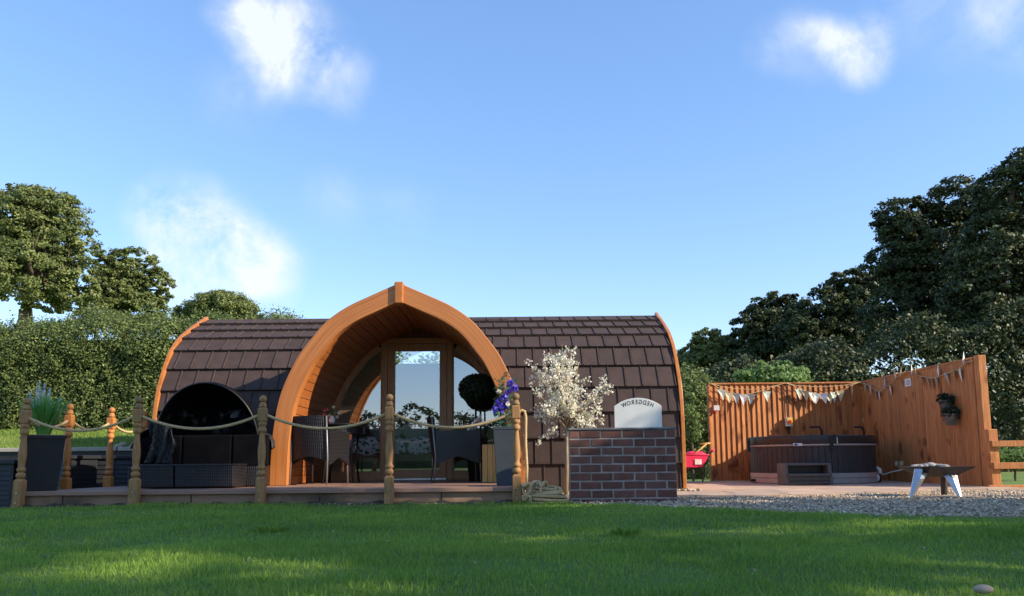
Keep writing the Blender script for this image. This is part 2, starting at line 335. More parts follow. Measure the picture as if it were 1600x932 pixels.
def tree(name, label, cat, base, blobs, n, size, leaf, bark='bark', trunk_r=.3, group=None, limbs=7, clump=.30, fill=.25, per=60, flat=.6):
    t = thing(name, label, cat, base, group)
    C, Nn = crown_pts(blobs, n, clump, per, fill, flat)
    link('crown', leaf_mesh('crown', C, Nn, size*nr.uniform(.6,1.3,len(C)), off=base), leaf, t)
    b = MB(); bz = Vector(base); bl = sorted(blobs, key=lambda q: -q[3]*q[5])
    top = Vector((sum(q[0] for q in bl)/len(bl), sum(q[1] for q in bl)/len(bl), max(q[2] for q in bl)))
    low = min(q[2]-q[5]*.6 for q in bl); fork = bz.lerp(top, max(.15, min(.5, (low-bz.z)/(max(.1, top.z-bz.z)))))
    def path(a, c, r0, r1, k=7, w=.06):
        L = (c-a).length; pts = []
        for i in range(k):
            f = i/(k-1); pts.append(a.lerp(c, f) + Vector((rnd.uniform(-1,1), rnd.uniform(-1,1), rnd.uniform(-.5,.5)+ 4*f*(1-f)*.6))*(L*w*(0 if i in (0,k-1) else 1)))
        b.tube(pts, [r0+(r1-r0)*i/(k-1) for i in range(k)], 8); return pts
    path(bz - Vector((0,0,.2)), fork, trunk_r*1.15, trunk_r*.75, 6, .02); path(fork, top, trunk_r*.7, trunk_r*.1)
    for i in range(limbs):
        q = bl[i % len(bl)]; s_ = fork.lerp(top, rnd.uniform(0,.55))
        e = Vector((q[0]+rnd.uniform(-.7,.7)*q[3], q[1]+rnd.uniform(-.7,.7)*q[4], q[2]+rnd.uniform(-.3,.8)*q[5])); pp = path(s_, e, trunk_r*.38, trunk_r*.06)
        for j in range(3):
            s2 = pp[rnd.randint(2,5)]; e2 = s2 + Vector((rnd.uniform(-1,1)*q[3]*.7, rnd.uniform(-1,1)*q[4]*.6, rnd.uniform(-.1,.8)*q[5])); path(s2, e2, trunk_r*.14, trunk_r*.03, 5)
    b.build('trunk', bark, t, smooth=True)
    return t
def copytree(o, parent=None):
    c = o.copy(); COL.objects.link(c); c.parent = parent
    for ch in list(o.children): copytree(ch, c)
    return c

# ---------------------------------------------------------------- ground and terrain
b = MB(); b.add([(-900,-900,-.02),(900,-900,-.02),(900,1500,-.02),(-900,1500,-.02)], [(0,1,2,3)])
tag(b.build('ground', 'bankgrass'), kind='structure')
def sheet(name, poly, z, mt):
    return tag(MB().add([(p[0],p[1],z) for p in poly], [tuple(range(len(poly)))]).build(name, mt), kind='structure')
# lawn with gentle unevenness
ge = [ground(u, v) for u, v in ((868,787),(905,788),(960,793),(1030,796),(1100,800),(1200,804),(1300,806),(1420,808),(1600,811),(1750,815))]
lawn_edge = [(-30, 7.92),(-5.05,7.93),(.25,7.93)] + [(p.x, p.y) for p in ge] + [(30, ge[-1].y-.3)]
def edgeY(x):
    for (a, ya), (c, yc) in zip(lawn_edge, lawn_edge[1:]):
        if a <= x <= c: return ya+(yc-ya)*(x-a)/(c-a)
    return lawn_edge[-1][1]
def lawnz(x, y): return .012*math.sin(x*1.7+y*.9)+.010*math.sin(y*2.3-x*.6)+.006*math.sin(x*5.1)*math.sin(y*4.3)
xs = np.concatenate([np.linspace(-30,-9,12), np.linspace(-8.7,8.7,120), np.linspace(9,30,12)])
V = []; F = []; rows = 60
for i, x in enumerate(xs):
    ye = edgeY(x)
    for j in range(rows):
        y = -14 + (ye+14)*(j/(rows-1))**.55
        fade = min(1, max(0, (ye-y)/.5)); V.append((x, y, lawnz(x,y)*fade + .006))
for i in range(len(xs)-1):
    for j in range(rows-1): F.append((i*rows+j, (i+1)*rows+j, (i+1)*rows+j+1, i*rows+j+1))
lawn = npmesh('lawn', np.array(V), np.array(F)); lo = link('lawn', lawn, 'lawn', None, True); tag(lo, kind='structure')
def blades(name, P, Hh, Wd, mt, lean=.5, label=None, cat=None):
    n = len(P); a = nr.uniform(0, 2*PI, n); d = np.stack([np.cos(a), np.sin(a), np.zeros(n)], 1); a2 = nr.uniform(0, 2*PI, n)
    l = np.stack([np.cos(a2), np.sin(a2), np.zeros(n)], 1)*(Hh*lean*nr.random(n))[:,None]; up = np.array([0,0,1.0])
    w = Wd[:,None]/2; H = Hh[:,None]
    V = np.stack([P-d*w, P+d*w, P+d*w*.7+l*.35+up*H*.55, P-d*w*.7+l*.35+up*H*.55, P+l+up*H], 1).reshape(-1,3)
    b5 = np.arange(n)[:,None]*5; me = bpy.data.meshes.new(name)
    T = np.concatenate([b5+np.array([0,1,2]), b5+np.array([0,2,3]), b5+np.array([3,2,4])], 1).reshape(-1,3)
    o = link(name, npmesh(name, V, T), mt); return tag(o, label, cat, None, 'stuff')
def scatter_lawn(n, y0, y1, spread=.88):
    y = np.sqrt(nr.uniform(y0*y0, y1*y1, n)); x = nr.uniform(-1,1,n)*(spread*y+.4); return x, y
P = []; H = []; Wd = []
def vnoise(x, y, sc, seed):
    g = np.random.default_rng(seed).random((128,128)); u = (x*sc+500) % 127; v = (y*sc+500) % 127; i = u.astype(int); j = v.astype(int); a = u-i; b = v-j
    a = a*a*(3-2*a); b = b*b*(3-2*b); return (g[i,j]*(1-a)+g[i+1,j]*a)*(1-b)+(g[i,j+1]*(1-a)+g[i+1,j+1]*a)*b
for (n, y0, y1, h, w) in ((100000,2.0,4.2,.030,.0042),(76000,4.0,6.2,.030,.0060),(56000,6.0,8.2,.03,.0088)):
    x, y = scatter_lawn(n, y0, y1)
    ok = np.array([yy < edgeY(xx)+.03 + .03*math.sin(xx*23) for xx, yy in zip(x, y)]); x = x[ok]; y = y[ok]
    tuft = .55 + .45*vnoise(x,y,1.6,1) + .5*vnoise(x,y,5,2)**2 + .9*np.clip(vnoise(x,y,9,3)-.72,0,1)*2 + .8*(nr.random(len(x))<.012)
    z = np.array([lawnz(a, c) for a, c in zip(x, y)])
    P.append(np.stack([x,y,z],1)); H.append(h*tuft*nr.uniform(.6,1.25,len(x))); Wd.append(np.full(len(x), w)*nr.uniform(.7,1.2,len(x)))
blades('lawn_grass', np.concatenate(P), np.concatenate(H), np.concatenate(Wd), 'grass', .8, 'short mown green grass across the foreground, darker in shade with a few sunlit patches', 'grass')
# soil strip at the foot of the deck
bb = MB(); k = 160
for i in range(k):
    x0 = -5.3+5.75*i/k; x1 = -5.3+5.75*(i+1)/k; h0 = .02+.018*math.sin(i*.7)+rnd.uniform(0,.012); h1 = .02+.018*math.sin((i+1)*.7)
    bb.add([(x0,7.9,.008),(x1,7.9,.008),(x1,8.06,max(.02,h1)),(x0,8.06,max(.02,h0))], [(0,1,2,3)])
tag(bb.build('soil_strip', 'soil'), kind='structure')
# patio, gravel
GX0, GX1 = .12, 9.0
sheet('gravel_bed', [(.12,7.85),(.6,7.75)] + [(p.x, p.y-.05) for p in ge[1:]] + [(14, 5), (14, 11.5), (5.2, 11.5), (.1,10.0)], -.002, 'gravel')
pt = MB().box(.18, 6.3, 8.75, 13.85, -.05, .004).build('patio', 'concrete'); tag(pt, kind='structure')
smesh = None; ysl = 8.75; rowi = 0
while ysl < 13.8:
    dpt = (.42,.6,.5,.6)[rowi % 4]; xx = .2 + (.0 if rowi % 2 else -.3); xend = 6.2 if ysl > 9.6 else (4.75 if ysl > 9.1 else 3.55)
    while xx < xend:
        wd = (.6,.88,.6,.42)[(rowi*3+int(xx*2)) % 4]
        a = max(.2, xx)+.006; c = min(xend, xx+wd)-.006
        if c-a > .08: MB().box(a, c, ysl+.006, ysl+dpt-.006, .004, .032+rnd.uniform(-.002,.002)).build('slab', 'slab', pt, bevel=.004)
        xx += wd
    ysl += dpt; rowi += 1
# gravel stones
def stones(n, fn, s0, s1):
    P = fn(n); n = len(P); base = np.array([(1,0,0),(0,1,0),(-1,0,0),(0,-1,0),(0,0,.8),(0,0,-.8)], float)
    T = np.array([(0,1,4),(1,2,4),(2,3,4),(3,0,4),(1,0,5),(2,1,5),(3,2,5),(0,3,5)])
    s = nr.uniform(s0, s1, n)[:,None,None]; an = nr.uniform(0, 2*PI, n); sx = nr.uniform(.7,1.3,(n,1)); v = base[None]*s*np.stack([sx[:,0], np.full(n,.8), nr.uniform(.5,.9,n)],1)[:,None,:] + nr.normal(size=(n,6,3))*s*.18
    t = nr.uniform(-.7,.7,n); x = v[:,:,0]*np.cos(t)[:,None]-v[:,:,2]*np.sin(t)[:,None]; z = v[:,:,0]*np.sin(t)[:,None]+v[:,:,2]*np.cos(t)[:,None]; v = np.stack([x, v[:,:,1], z],2)
    x = v[:,:,0]*np.cos(an)[:,None]-v[:,:,1]*np.sin(an)[:,None]; y = v[:,:,0]*np.sin(an)[:,None]+v[:,:,1]*np.cos(an)[:,None]
    V = np.stack([x,y,v[:,:,2]],2) + P[:,None,:]
    return npmesh('gravel', V.reshape(-1,3), (np.arange(n)[:,None,None]*6+T[None]).reshape(-1,3))
def gfn(n):
    x = nr.uniform(.25, 8.2, n); y = nr.uniform(5.6, 11.2, n)
    ed = np.array([edgeY(a) for a in x]) + .05*np.sin(x*9)
    front = np.where(x < .2, 8.7, np.where(x < 3.55, 8.72, np.where(x < 4.75, 9.08, 9.6)))
    ok = (y > ed-.04) & ((y < front+.05) | (x > 6.3)) & (x < y*.80+.4)
    return np.stack([x[ok], y[ok], nr.uniform(.0,.018,ok.sum())],1)
m_, nt, bs = newmat('mixed_gravel_stones'); gg = N(nt, 'ShaderNodeNewGeometry')
r_ = N(nt, 'ShaderNodeValToRGB'); els = r_.color_ramp.elements; els[0].color = (.24,.18,.12,1); els[1].color = (.80,.66,.46,1); e = els.new(.45); e.color = (.44,.35,.24,1); e = els.new(.8); e.color = (.56,.44,.31,1)
nt.links.new(gg.outputs['Random Per Island'], r_.inputs[0]); nt.links.new(r_.outputs[0], bs.inputs['Base Color']); bs.inputs['Roughness'].default_value = .85
M['stones'] = m_
tag(link('gravel', stones(46000, gfn, .008, .019), 'stones'), 'loose grey and buff gravel between lawn and patio', 'gravel', None, 'stuff')
def gfn2(n):
    x = nr.uniform(.12, 2.3, n); y = nr.uniform(9.86, 10.12, n); return np.stack([x, y, nr.uniform(.02,.05,n)],1)
tag(link('gravel', stones(2500, gfn2, .012, .024), 'stones'), 'pale gravel strip along the foot of the cabin roof', 'gravel', None, 'stuff')

# raised bank on the left
BX = lambda u, Y: X(u, Y, 700)
b = MB(); ys_ = [11.0, 12.0, 13.2, 14.6, 16, 20, 30, 60, 160]; zs_ = [.60,.68,.84,1.02,1.10,1.2,1.3,1.4,1.4]
cols = [-160,-40,-15,-10,-8,-6.5,-5.2,-4.4,-3.4,-2.6]
for x in cols:
    for y, z in zip(ys_, zs_): b.v.append((x, y, (z + .03*math.sin(x*3+y*2)*(y < 30)) if x < -3 else -.1))
n_ = len(ys_)
for i in range(len(cols)-1):
    for j in range(n_-1): b.f.append((i*n_+j, (i+1)*n_+j, (i+1)*n_+j+1, i*n_+j+1))
tag(b.build('bank', 'bankgrass', smooth=True), kind='structure')
x = nr.uniform(-9.4,-4.6,26000); y = nr.uniform(11.1,14.8,26000); z = np.interp(y, ys_, zs_)
blades('bank_grass', np.stack([x,y,z-.01],1), nr.uniform(.03,.09,26000), nr.uniform(.008,.014,26000), 'grass_bank', 1.0, 'sunlit rougher grass on the raised bank at the left', 'grass')
kb = MB().box(-12,-4.62,10.86,11.02,-.02,.60).build('retaining_wall', 'bin'); tag(kb, 'low dark retaining wall below the left bank', 'wall')
for i in range(9):
    x0 = -11.9+i*.82; MB().box(x0, x0+.80, 10.82, 11.06, .60, .655).build('kerb_stone', 'concrete', kb, bevel=.008)

# ---------------------------------------------------------------- cabin
AY = 9.3; PXC = -1.335; ZD = .16      # porch front plane, centre line, deck top
prof_px = [(423.6,825,757),(425.5,824,716),(432,822.6,669),(443.3,812.5,615),(464,786,562),(486,766,532),(511.6,739,501.6),(546,709,479),(584.6,674.7,462),(622,637,445.5)]
PR = [((at(r_,v,AY).x-at(l,v,AY).x)/2, at(625,v,AY).z-ZD) for l, r_, v in prof_px]
PR = [(w, max(0,z)) for w, z in PR]; PR[0] = (PR[0][0], 0.0); zt = PR[-1][1] + PR[-1][0]*.42; PR.append((0.0, zt))
# smooth resample (Catmull-Rom)
def resample(P, k=8):
    o = []
    for i in range(len(P)-1):
        p0, p1, p2, p3 = P[max(0,i-1)], P[i], P[i+1], P[min(len(P)-1,i+2)]
        for j in range(k):
            t = j/k; o.append(tuple(.5*((2*p1[a]) + (-p0[a]+p2[a])*t + (2*p0[a]-5*p1[a]+4*p2[a]-p3[a])*t*t + (-p0[a]+3*p1[a]-3*p2[a]+p3[a])*t**3) for a in (0,1)))
    return o + [P[-1]]
PRS = resample(PR, 6)
def W_(z, off=0):                       # half width at height z above deck
    z = max(0, z)
    for (w0,z0),(w1,z1) in zip(PRS, PRS[1:]):
        if z0 <= z <= z1: return w0+(w1-w0)*(z-z0)/max(1e-6,z1-z0) - off
    return -1
def offset_prof(off):                   # inward offset curve (w,z)
    o = []
    for i, (w, z) in enumerate(PRS):
        a = PRS[max(0,i-1)]; c = PRS[min(len(PRS)-1,i+1)]; tx, tz = c[0]-a[0], c[1]-a[1]; L = math.hypot(tx,tz); nx, nz_ = tz/L, -tx/L
        o.append((w-nx*off, z-nz_*off))
    # clamp at centre line
    r = [p for p in o[:-1] if p[0] > 0]
    p, q = r[-2], r[-1]; s = (q[1]-p[1])/(p[0]-q[0]+1e-6); r.append((0, q[1]+q[0]*s)); r[0] = (r[0][0], 0)
    return r
def bow(prof, y, cx=PXC, zb=ZD):        # full left-to-right curve of points in plane y
    L = [(cx-w, y, zb+z) for w, z in prof]; Rr = [(cx+w, y, zb+z) for w, z in reversed(prof[:-1])]
    return L + Rr
cabin = thing('glamping_cabin', 'arched timber cabin with brown tiled roof, orange porch arch and glazed door', 'cabin', (PXC, 11.3, 0))
XL, XR = X(246,10.0,650), X(1064,10.0,700); YC = 11.52; ZB = .06
print('cabin x', XL, XR, 'prof', [(round(a,2),round(c,2)) for a,c in PR])
KZ = (Z(700,494,YC)-ZB)/zt; print('ridge z', Z(700,494,YC), 'KZ', KZ)
CW = resample([(1.50,0),(1.505,.31),(1.505,.62),(1.495,.94),(1.43,1.25),(1.30,1.52),(1.12,1.79),(.87,2.0),(.58,2.16),(.29,2.30),(0,2.43)], 6); KZ = 2.43/zt    # cabin profile (half depth, height above ZB)
arc = [0]
for a, c in zip(CW, CW[1:]): arc.append(arc[-1]+math.hypot(a[0]-c[0], a[1]-c[1]))
LEN = arc[-1]
def cabp(s, off=0):                     # point on the front slope at arc length s: (y, z), tangent
    s = max(0, min(LEN-1e-4, s))
    for i in range(len(arc)-1):
        if arc[i] <= s <= arc[i+1]:
            f = (s-arc[i])/(arc[i+1]-arc[i]); w = CW[i][0]+(CW[i+1][0]-CW[i][0])*f; z = CW[i][1]+(CW[i+1][1]-CW[i][1])*f
            tw, tz = CW[i+1][0]-CW[i][0], CW[i+1][1]-CW[i][1]; L = math.hypot(tw,tz); tw/=L; tz/=L
            ny, nz_ = -tz, -tw          # outward normal in (y,z) for front side (y = YC - w)
            return (YC-w+ny*off, ZB+z+nz_*off, -tw, tz, ny, nz_)
def in_porch(x, z, tol=0.0):
    return z-ZD < zt and abs(x-PXC) < W_(z-ZD)-tol
# shell
sh = MB(); nx_ = 170; na = 60
for side in (1, -1):
    for i in range(nx_):
        x0 = XL+(XR-XL)*i/nx_; x1 = XL+(XR-XL)*(i+1)/nx_
        for j in range(na):
            p = cabp(LEN*j/na, -.03); q = cabp(LEN*(j+1)/na, -.03); xm = (x0+x1)/2; zm = (p[1]+q[1])/2
            if side == 1 and in_porch(xm, zm, .05): continue
            if side == -1 and -2.0 < xm < -1.1 and 1.95 < zm < 2.2: continue
            yp, yq = (p[0], q[0]) if side == 1 else (2*YC-p[0], 2*YC-q[0])
            sh.add([(x0,yp,p[1]),(x1,yp,p[1]),(x1,yq,q[1]),(x0,yq,q[1])], [(0,1,2,3)])
sh.build('roof_shell', 'shell', cabin)
# end walls
for xe, nm in ((XL+.02,'end_wall'),(XR-.02,'end_wall')):
    pts = [(xe, YC-w, ZB+z) for w, z in CW] + [(xe, YC+w, ZB+z) for w, z in reversed(CW[:-1])]
    e = MB(); n = len(pts); e.add(pts + [(p[0]+.03, p[1], p[2]) for p in pts], [tuple(range(n)), tuple(range(2*n-1,n-1,-1))]); e.build('end_wall', 'orange', cabin)
# tiles: one mesh, placed row by row
TW = .211; TL = LEN/9.98
def tile_mesh(w, name='roof_tile'):
    t = MB(); h = .044; L = TL*1.12; g = .0012
    t.add([(g,0,0),(w-g,0,0),(w-g,L,-.004),(g,L,-.004),(g,0,h),(w-g,0,h),(w-g,L,.006),(g,L,.006)], [(0,3,2,1),(4,5,6,7),(0,1,5,4),(1,2,6,5),(2,3,7,6),(3,0,4,7)])
    t.add([(w-.020,.0,h),(w-g,.0,h),(w-g,L,.006),(w-.020,L,.006),(w-.017,-.002,h+.012),(w-g-.003,-.002,h+.012),(w-g-.003,L,.018),(w-.017,L,.018)], [(4,5,6,7),(0,1,5,4),(1,2,6,5),(3,0,4,7)])
    t.add([(g,-.006,-.012),(w-g,-.006,-.012),(w-g,.014,-.012),(g,.014,-.012),(g,-.006,h),(w-g,-.006,h),(w-g,.014,h+.001),(g,.014,h+.001)], [(0,1,5,4),(0,3,2,1),(4,5,6,7)])
    me = bpy.data.meshes.new(name); me.from_pydata(t.v, [], t.f); me.update(); me.materials.append(M['tile']); return me
tme = tile_mesh(TW); tmesh_w = {}
cnt = 0; back = MB(); org = wloc(cabin)
for r in range(10):
    s0 = r*TL; y, z, ty, tz, ny, nz_ = cabp(s0, .004); p2 = cabp(min(LEN-.01, s0+TL)); 
    d = Vector((0, p2[0]-cabp(s0)[0], p2[1]-cabp(s0)[1])).normalized(); nrm = Vector((0, -d.z, d.y))
    last = r == 9; L = min(TL, LEN-s0)
    x = XL - (TW*.5 if r % 2 else 0)
    while x < XR-.02:
        a = max(x, XL); c = min(x+TW, XR); xm = (a+c)/2; zm = z + d.z*L*.5
        w = round(c-a, 3)
        if w > .03:
            ok = not in_porch(xm, zm, .11)
            if ok:
                key = w if not last else (w, 'l')
                if key not in tmesh_w:
                    me_ = tme if (abs(w-TW) < .002 and not last) else tile_mesh(w)
                    if last:
                        me_ = me_.copy() 
                        for vv in me_.vertices: vv.co.y *= L/TL*.9
                    tmesh_w[key] = me_
                o = bpy.data.objects.new('roof_tile', tmesh_w[key]); COL.objects.link(o); o.parent = cabin; cnt += 1
                tl = rnd.uniform(-.004,.004)
                mm = Matrix(((1,0,0,a-org.x),(0,d.y,nrm.y,y-org.y),(0,d.z,nrm.z,z-org.z+tl*.3),(0,0,0,1))); o.matrix_local = mm
            # back slope
            yb = 2*YC-y; yt = 2*YC-(y+d.y*L*1.05); zt2 = z+d.z*L*1.05
            if not (-2.05 < xm < -1.05 and 1.8 < zm < 2.25):
                back.add([(a+.004,yb+.025,z),(c-.004,yb+.025,z),(c-.004,yt+.008,zt2),(a+.004,yt+.008,zt2)], [(0,1,2,3),(3,2,1,0)][:1])
        x += TW
print('tiles', cnt)
tag(back.build('rear_tiles', 'tile', cabin), kind='stuff')
# ridge caps
zr = ZB+zt*KZ; xr = XL; k = 0
while xr < XR:
    xe = min(XR, xr+.43); c = MB(); c.add([(xr,YC-.13,zr-.045),(xe,YC-.13,zr-.045),(xe,YC,zr+.022),(xr,YC,zr+.022),(xe,YC+.13,zr-.045),(xr,YC+.13,zr-.045),
          (xr,YC-.13,zr-.08),(xe,YC-.13,zr-.08),(xe,YC+.13,zr-.08),(xr,YC+.13,zr-.08)], [(0,1,2,3),(3,2,4,5),(6,7,1,0),(5,4,8,9),(1,7,8,4,2),(0,3,5,9,6)])
    c.build('ridge_cap', 'tile', cabin); xr = xe+.004
# end trims
for xa, xb in ((XL-.055, XL-.004),(XR+.004, XR+.05)):
    t = MB(); P_ = []
    cur = [(c, 1) for c in range(0, 61)] + [(c, -1) for c in range(59, -1, -1)]
    for c, sd in cur:
        p = cabp(LEN*c/60, .052); q = cabp(LEN*c/60, -.10)
        f = (lambda yy: yy) if sd == 1 else (lambda yy: 2*YC-yy)
        if c == 60: p = (YC, p[1]+.02); q = (YC, q[1]-.02)
        P_.append([(xa,f(p[0]),p[1]),(xb,f(p[0]),p[1]),(xb,f(q[0]),q[1]),(xa,f(q[0]),q[1])])
    vs = [v for q in P_ for v in q]; fs = []
    for i in range(len(P_)-1):
        for k in range(4): fs.append((i*4+k, i*4+(k+1)%4, i*4+4+(k+1)%4, i*4+4+k))
    t.add(vs, fs); t.build('arch_trim', 'orange_arc', cabin, bevel=.006)
# porch: outer fascia ring, tunnel skin, lining boards
FO = PRS; FI = offset_prof(.205)
ZF = -.0
def ring(pa, pb, y0, y1, name, mt, parent, zb=ZD, bevel=0, closed=True):
    A0, B0 = bow(pa, y0, zb=zb), bow(pb, y0, zb=zb); n = min(len(A0), len(B0))
    def rs(C):                         # resample to 90 pts per half for pairing
        C = [Vector(c) for c in C]; L = [0]
        for a, c in zip(C, C[1:]): L.append(L[-1]+(c-a).length)
        o = []; K = 96
        for k in range(K+1):
            s = L[-1]*k/K
            for i in range(len(L)-1):
                if L[i] <= s+1e-9 <= L[i+1]+1e-6:
                    f = (s-L[i])/max(1e-9, L[i+1]-L[i]); o.append(C[i].lerp(C[i+1], min(1,f))); break
        return o
    A, B = rs(A0), rs(B0); n = len(A); mb = MB(); d = Vector((0, y1-y0, 0)); vs = []
    for a, c in zip(A, B): vs += [a, a+d, c+d, c]
    fs = []
    for i in range(n-1):
        for k in range(4): fs.append((i*4+k, i*4+4+k, i*4+4+(k+1)%4, i*4+(k+1)%4))
    fs += [(0,1,2,3), ((n-1)*4+3,(n-1)*4+2,(n-1)*4+1,(n-1)*4)]
    mb.add(vs, fs); o = mb.build(name, mt, parent, bevel=bevel)
    me = o.data; uv = me.uv_layers.new(name='grain'); vv = (0,-.6,1.6,1)
    for lp_ in me.loops: uv.data[lp_.index].uv = ((lp_.vertex_index//4)*.05, vv[lp_.vertex_index%4])
    return o
ring(FO, FI, AY, AY+.13, 'porch_arch', 'arch', cabin, bevel=.008)
ring(offset_prof(.10), offset_prof(.14), AY+.13, 11.42, 'porch_roof', 'shell', cabin)
# key block at the peak
pz = ZD+zt; MB().box(PXC-.052, PXC+.052, AY-.035, AY+.15, pz-.25, pz+.01).build('key_block', 'orange_arc', cabin, bevel=.012)
# lining boards run front to back, one board per strip of the curve
LI = offset_prof(.19); lc = [Vector(p) for p in bow(LI, 0)]; L = [0]
for a, c in zip(lc, lc[1:]): L.append(L[-1]+(c-a).length)
def lp(s):
    for i in range(len(L)-1):
        if L[i] <= s <= L[i+1]: return lc[i].lerp(lc[i+1], (s-L[i])/max(1e-9,L[i+1]-L[i]))
    return lc[-1]
nb = round(L[-1]/.105)
YW = 11.25
for k in range(nb):
    a, c = lp(L[-1]*k/nb), lp(L[-1]*(k+1)/nb); d = (c-a).normalized(); nrm = Vector((-d.z, 0, d.x)); a2 = a+d*.003; c2 = c-d*.003
    q = MB().add([(a2.x,AY+.13,a2.z),(c2.x,AY+.13,c2.z),(c2.x,YW,c2.z),(a2.x,YW,a2.z)]+[(p.x+nrm.x*.02, yy, p.z+nrm.z*.02) for p, yy in ((a2,AY+.13),(c2,AY+.13),(c2,YW),(a2,YW))],
         [(0,1,2,3),(7,6,5,4),(0,4,5,1),(1,5,6,2),(2,6,7,3),(3,7,4,0)])
    q.build('lining_board', 'lining', cabin, bevel=.003)
ring(offset_prof(.165), offset_prof(.172), AY+.14, YW, 'lining_backing', 'shell', cabin)
# front wall at YW: door px, windows px
DL, DR = X(605,YW), X(698,YW); DT = Z(650,537,YW)
print('door', DL, DR, DT, 'W', DR-DL)
zi = lambda x, off: max([0]+[ZD+z for w, z in offset_prof(off) if w > abs(x-PXC)]) # top height of inner curve at x
IN = offset_prof(.19)
def hz(x, prof=IN):
    ax = abs(x-PXC)
    for (w0,z0),(w1,z1) in zip(prof, prof[1:]):
        if w1 <= ax <= w0: return ZD+z0+(z1-z0)*(w0-ax)/max(1e-6,w0-w1)
    return ZD
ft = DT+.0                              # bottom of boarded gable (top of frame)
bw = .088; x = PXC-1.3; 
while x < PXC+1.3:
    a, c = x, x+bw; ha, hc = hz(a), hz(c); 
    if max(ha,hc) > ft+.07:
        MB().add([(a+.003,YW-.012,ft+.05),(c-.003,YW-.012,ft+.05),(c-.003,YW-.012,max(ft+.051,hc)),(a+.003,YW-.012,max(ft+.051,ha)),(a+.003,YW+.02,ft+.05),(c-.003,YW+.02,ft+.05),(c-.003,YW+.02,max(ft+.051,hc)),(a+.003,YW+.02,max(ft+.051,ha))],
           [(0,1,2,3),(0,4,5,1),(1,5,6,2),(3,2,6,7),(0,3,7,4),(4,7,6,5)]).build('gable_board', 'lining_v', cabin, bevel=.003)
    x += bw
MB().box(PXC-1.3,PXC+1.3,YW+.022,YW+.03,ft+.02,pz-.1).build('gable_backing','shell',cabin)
# joinery frames
fr = MB(); fr.box(PXC-1.02, PXC+1.02, YW-.03, YW+.05, ft-.005, ft+.075)
fr.build('head_rail', 'frame', cabin, bevel=.005)
for a, c in ((DL-.085,DL-.005),(DR+.005,DR+.085)): MB().box(a,c,YW-.035,YW+.06,ZD,ft-.006).build('door_post','frame',cabin,bevel=.005)
door = thing('door', None, None, (0,0,0)); door.parent = cabin; door.location = (DL-org.x, YW-org.y, ZD)
s_ = .10; dz1 = ft-.012
d_ = MB(); d_.box(DL,DL+s_,YW-.02,YW+.04,ZD+.03,dz1); d_.box(DR-s_,DR,YW-.02,YW+.04,ZD+.03,dz1)
d_.box(DL+s_,DR-s_,YW-.018,YW+.038,dz1-.10,dz1); d_.box(DL+s_,DR-s_,YW-.018,YW+.038,ZD+.03,ZD+.15)
d_.build('door_frame','frame',door,bevel=.004)
MB().add([(DL+s_,YW+.01,ZD+.15),(DR-s_,YW+.01,ZD+.15),(DR-s_,YW+.01,dz1-.10),(DL+s_,YW+.01,dz1-.10)],[(0,1,2,3)]).build('door_glass','glass',door)
hx = DL+.055; hzz = Z(620,649,YW)
h_ = MB(); h_.box(hx-.02,hx+.02,YW-.028,YW-.02,hzz-.10,hzz+.10); h_.tube([(hx,YW-.02,hzz),(hx,YW-.07,hzz),(hx+.12,YW-.07,hzz)],.009,8); h_.build('door_handle','dark',door,True)
for vz in (558,604,700): zz = Z(695,vz,YW); MB().box(DR-.012,DR+.012,YW-.04,YW-.02,zz-.05,zz+.05).build('hinge','frame',door,bevel=.003)
MB().box(DL,DR,YW-.06,YW+.03,ZD,ZD+.028).build('door_sill','metal',cabin,bevel=.004)
